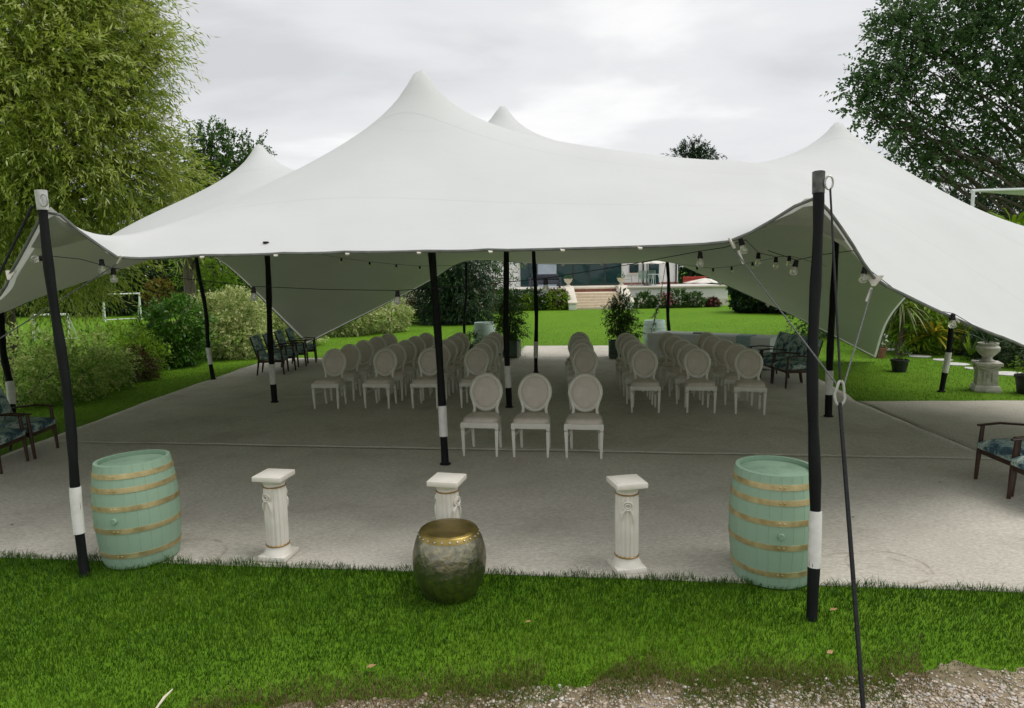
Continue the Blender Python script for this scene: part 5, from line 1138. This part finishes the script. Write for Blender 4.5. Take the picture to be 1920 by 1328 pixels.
for nm, lab, (x, y), c, n, leaf, ll, lw in SH: shrub(nm, lab, (x, y, 0), c, int(n*1.7), leaf, 'shrub', 'shrubs along the left border', twig=.24, nl=9, ll=ll, lw=lw, droop=.15, shell=.55)
def topi(name, label, p, r, h, n, leaf, cat='topiary', ll=.06, lw=.03, twig=.14):
    return shrub(name, label, (p[0], p[1], 0), [(0, 0, h*.5, r, r, h*.52), (0, 0, h*.25, r*.92, r*.92, h*.28), (0, 0, h*.72, r*.85, r*.85, h*.3)], n, leaf, cat, None, twig=twig, nl=9, ll=ll, lw=lw, droop=.05, shell=.8)
topi('golden_topiary', 'clipped golden brown topiary behind the goal', G(303, 592), .85, 2.1, 1100, 'leaf_gold', ll=.09, lw=.05)
topi('golden_conifer', 'golden brown column conifer left of the dark yew', G(766, 607), .5, 1.9, 700, 'leaf_gold', ll=.09, lw=.045)
p = G(850, 607); shrub('weeping_yew', 'broad dark green weeping yew behind the left chair rows', (p[0], p[1], 0), [(0, 0, 1.6, 1.5, 1.3, 1.7), (.4, 0, 2.6, 1.2, 1.1, 1.0), (-.5, 0, 2.2, 1.1, 1.1, 1.2), (.7, 0, 1.0, 1.0, 1.1, 1.0), (-.8, 0, .8, .9, 1.1, .8), (.1, 0, .5, 1.6, 1.2, .6)], 5200, 'leaf_dark', 'yew', None, twig=.4, nl=10, ll=.13, lw=.04, droop=.55, shell=.55, ldroop=.4)
p = G(925, 588); tree('birch_tree', 'light airy small tree right of the weeping yew', (p[0], p[1], 0), [cl(915, 515, 38, .95), cl(940, 500, 38, .9), cl(925, 475, 38, 1.0), cl(950, 530, 38, .6), cl(915, 550, 38, .9)], 800, 'leaf_mid', trunk_r=.07, twig=.35, nl=8, ll=.10, lw=.06, droop=.35, zmin=.3)
p0, p1 = at(925, 570, 39.8), at(1058, 570, 39.8)
for k in range(5):
    x = p0[0]+(p1[0]-p0[0])*(k+.5)/5; topi('clipped_hedge', 'dark clipped hedge before the terrace, %s from the left' % ('first', 'second', 'third', 'fourth', 'fifth')[k], (x, 40.0), .62, 1.12, 420, ('leaf_mid', 'leaf_dark', 'leaf_mid', 'leaf_dark', 'leaf_bronze')[k], 'hedge', .10, .05)
for px, r, h, leaf, lab in ((985, .55, .8, 'leaf_lime', 'lime green round shrub before the hedge, left one'), (1012, .5, .7, 'leaf_mid', 'mid green round shrub before the hedge, middle one'), (1046, .75, 1.0, 'leaf_lime', 'lime green round shrub left of the garden steps'), (960, .55, .75, 'leaf_mid', 'mid green round shrub right of the weeping yew'), (1208, .6, .85, 'leaf_mid', 'green rounded shrub right of the garden steps'), (1232, .4, .6, 'leaf_mid', 'small green shrub with white roses by the wall'), (1272, .6, .95, 'leaf_mid', 'green rounded shrub in the middle of terrace wall'), (1303, .55, .75, 'leaf_mid', 'green rounded shrub right of centre along terrace wall'), (1337, .3, .42, 'leaf_bronze', 'small purple flowering plant at terrace wall end')):
    Y = 39.6; x = X(px, Y); o = shrub('border_shrub', lab, (x, Y, 0), [(0, 0, h*.5, r, r*.7, h*.52)], 380, leaf, 'shrub', 'shrubs along the terrace wall', twig=.2, nl=8, ll=.11, lw=.06, shell=.6)
    if px in (1012, 985): foliage('blossom', [(0, -.1, h*.6, r, r*.7, h*.4)], 14, 'petal_white', o, twig=.08, nl=5, ll=.09, lw=.08, shell=.9)
    if px in (1232, 1337): foliage('blossom', [(0, -.1, h*.6, r, r*.7, h*.4)], 40, 'petal_pink' if px > 1300 else 'petal_white', o, twig=.1, nl=5, ll=.09, lw=.08, shell=.9)
x = X(1251, 39.4); o = shrub('rose_bush', 'pink flowering rose bush by the terrace wall', (x, 39.4, 0), [(0, 0, .35, .35, .3, .36)], 140, 'leaf_mid', 'rose bush', twig=.2, nl=8, ll=.1, lw=.06); foliage('blossom', [(0, -.1, .5, .35, .3, .3)], 50, 'petal_pink', o, twig=.1, nl=6, ll=.10, lw=.09, shell=.8)
for px, Y, r, h, lab in ((1425, 34.5, 1.35, 2.0, 'dark clipped yew dome at the lawn edge, left one'), (1500, 33.5, 1.5, 2.1, 'dark clipped yew dome at the lawn edge, middle one'), (1590, 33, 1.6, 2.2, 'dark clipped yew dome at the lawn edge, right one')):
    topi('yew_dome', lab, (X(px, Y), Y), r, h, 3000, 'leaf_dark', 'hedge', .15, .08)
# right-hand bed
def rosette(name, label, p, z, n, L0, w, leaf, trunk=0, arch=.9, cat='palm', up=.55, grp=None):
    """strap leaves bending from a centre, each leaf its own strip of three quads"""
    o = empty(name, (p[0], p[1], 0)); 
    if trunk: b = MB(); b.tube([(0, 0, -.05), (.02, 0, trunk*.5), (0, 0, trunk)], [trunk_r_*1.25, trunk_r_, trunk_r_], 10); b.build('trunk', 'bark', o)
    d = unit(rng.normal(size=(n, 3))*np.array([1, 1, .55])+np.array([0, 0, up])); Ls = L0*rng.uniform(.7, 1.1, n); V = []; Fc = []; t = np.array([0, .35, .7, 1.0]); wt = np.array([.6, 1, .8, .05])
    side = unit(np.cross(d, np.array([0, 0, 1.])+rng.normal(size=(n, 3))*.2))
    for k in range(4):
        c = d*(Ls*t[k])[:, None]; c[:, 2] += z-arch*Ls*t[k]**2; V += [c-side*w*wt[k]/2, c+side*w*wt[k]/2]
    V = np.stack(V, 1).reshape(-1, 3); V[:, 2] = np.maximum(V[:, 2], .02); base = 8*np.arange(n)[:, None, None]; Fc = (np.array([(0, 1, 3, 2), (2, 3, 5, 4), (4, 5, 7, 6)])[None]+base).reshape(-1, 4)
    npmesh('fronds', V, Fc, leaf, o, np.repeat(rng.random(n), 3)); return tag(o, label, cat, grp)
trunk_r_ = .07
rosette('cordyline_palm', 'cordyline palm with drooping straps beside the tent side', at(1690, 600, 17.6), 1.28, 95, .85, .05, 'leaf_palm', 1.25, .75, up=.3)
p = at(1728, 600, 17.9); shrub('fatsia_shrub', 'lime green fern like shrub right of the cordyline palm', (p[0], p[1], 0), [(0, 0, .8, .8, .6, .7), (-.3, 0, 1.1, .7, .5, .5), (.4, 0, .6, .7, .5, .5)], 520, 'leaf_lime', 'shrub', None, twig=.4, nl=8, ll=.20, lw=.06, droop=.3, shell=.5)
p = at(1752, 610, 17.3); rosette('yellow_fern', 'golden yellow fern in front of the lime shrub', p, .55, 60, .95, .05, 'leaf_yellow', 0, .45, cat='fern', up=.7)
p = at(1838, 620, 18.6); shrub('bronze_shrub', 'dark bronze red shrub behind the lawn pole', (p[0], p[1], 0), [(0, 0, .65, .75, .6, .7), (.5, .2, .8, .6, .5, .6)], 420, 'leaf_bronze', 'shrub', None, twig=.28, nl=9, ll=.11, lw=.035, shell=.4)
p = at(1822, 640, 16.2); rosette('flax_plant', 'bright lime flax leaves left of the urn', p, .15, 12, .75, .055, 'leaf_lime', 0, .15, cat='flax', up=1.2)
for k, (px, py, Y, leaf, lab) in enumerate(((1880, 650, 16.2, 'leaf_dark', 'low dark green plant behind the stone urn'), (1930, 660, 15.2, 'leaf_strap', 'low dark green plant at right frame edge'), (1850, 640, 17.2, 'leaf_strap', 'spiky green plant in bed above the urn'))):
    p = at(px, py, Y); shrub('border_plant', lab, (p[0], p[1], 0), [(0, 0, .38, .62, .5, .42)], 300, leaf, 'plant', 'plants in the right flower bed', twig=.25, nl=9, ll=.14, lw=.04, shell=.35)
for k in range(5):
    x = 10.6+2.5*k; y = 22.3-.35*k; shrub('hedge_shrub', 'dark evergreen hedge behind the right bed, plant %s from left' % ('first', 'second', 'third', 'fourth', 'fifth')[k], (x, y, 0), [(0, 0, .9, 1.5, .9, 1.0), (.3, 0, 1.7, 1.3, .8, .8)], 900, 'leaf_dark' if k % 2 else 'leaf_poplar', 'hedge', 'hedge behind the right bed', twig=.3, nl=9, ll=.13, lw=.06, shell=.6)
trunk_r_ = .13; p = at(1900, 405, 19); rosette('palm_tree', 'light green palm crown above the right tent side', p, p[2]-.35, 70, 1.5, .10, 'leaf_lime', p[2]-.35, .55, up=.5)
# conifers and far trees
def conifer(name, label, p, h, r, n, leaf='leaf_dark', group=None):
    lv = [(p[0]+random.uniform(-.1, .1)*r, p[1], h*(.18+.8*k/7), r*(1-.85*k/7), r*(1-.85*k/7), h*.09) for k in range(8)]
    return tree(name, label, (p[0], p[1], 0), lv, n, leaf, trunk_r=h*.018, trunk_top=(p[0], p[1], h*.97), group=group, twig=h*.06, nl=10, ll=.22, lw=.07, droop=.2, shell=.3, limbs=False)
pt = at(1300, 262, 62); tp = [(pt[0], 62, pt[2]-.7, .9, .9, .6), (pt[0]-.9, 62, pt[2]-1.4, 1.2, 1.2, .6), (pt[0]+1.0, 62, pt[2]-1.5, 1.2, 1.2, .6), (pt[0], 62, pt[2]-2.4, 2.2, 1.8, .9), (pt[0]+.3, 62, pt[2]-4, 2.6, 2, 1.2)]
tree('pine_tree', 'distant dark pine top showing above the tent ridge', (pt[0], 62, 0), tp, 1100, 'leaf_dark', trunk_r=.3, trunk_top=(pt[0], 62, pt[2]-.3), twig=.6, nl=10, ll=.3, lw=.09, droop=.1, shell=.2)
for k, (px, Y, h, lab) in enumerate(((1292, 54, 6.2, 'dark evergreen just right of the house'), (1330, 56, 6.8, 'dark evergreen behind the red stall'), (1375, 57, 6.0, 'dark evergreen right of the red stall'))):
    x = X(px, Y); tree('evergreen_tree', lab, (x, Y, 0), [(x, Y, h*.35, 1.7, 1.5, h*.36), (x+.3, Y, h*.65, 1.4, 1.3, h*.3), (x-.6, Y, h*.2, 1.6, 1.4, h*.2)], 1300, 'leaf_dark', group='evergreens beside the house', trunk_r=.18, twig=.4, nl=9, ll=.2, lw=.10, shell=.55, limbs=False)
ft = [(90, 44, 6.0), (165, 46, 6.4), (240, 43, 5.2), (300, 45, 5.6), (470, 46, 7.0), (560, 52, 8.0), (650, 54, 7.6), (735, 55, 7.4), (820, 56, 7.2), (10, 45, 7), (-80, 44, 7.5), (1480, 60, 8), (1600, 58, 8.5), (1720, 52, 8), (1830, 50, 8.5), (1960, 48, 9), (2120, 46, 9), (400, 52, 7.2)]
words = 'left goal|far left gap|golden topiary|hanging willow|cream shrubs|left tent anchor|left chair rows|golden conifer|weeping yew|left shrubs|left frame edge|yew domes|right tent anchor|cordyline palm|lawn pole|stone urn|right frame edge|lime tree'.split('|')
for (px, Y, h), w_ in zip(ft, words):
    x = X(px, Y); tree('background_tree', 'dark leafy tree far behind the %s' % w_, (x, Y, 0), [(x, Y, h*.42, 3.0, 2.2, h*.42), (x+1.4, Y, h*.65, 2.0, 1.8, h*.3), (x-1.3, Y-.4, h*.6, 2.1, 1.8, h*.32), (x, Y-.6, h*.16, 3.2, 1.6, h*.16)], 1500, 'leaf_dark' if w_[0] in 'lgrc' else 'leaf_poplar', group='trees at the garden boundary', trunk_r=.25, twig=.5, nl=9, ll=.24, lw=.13, shell=.6, limbs=False)
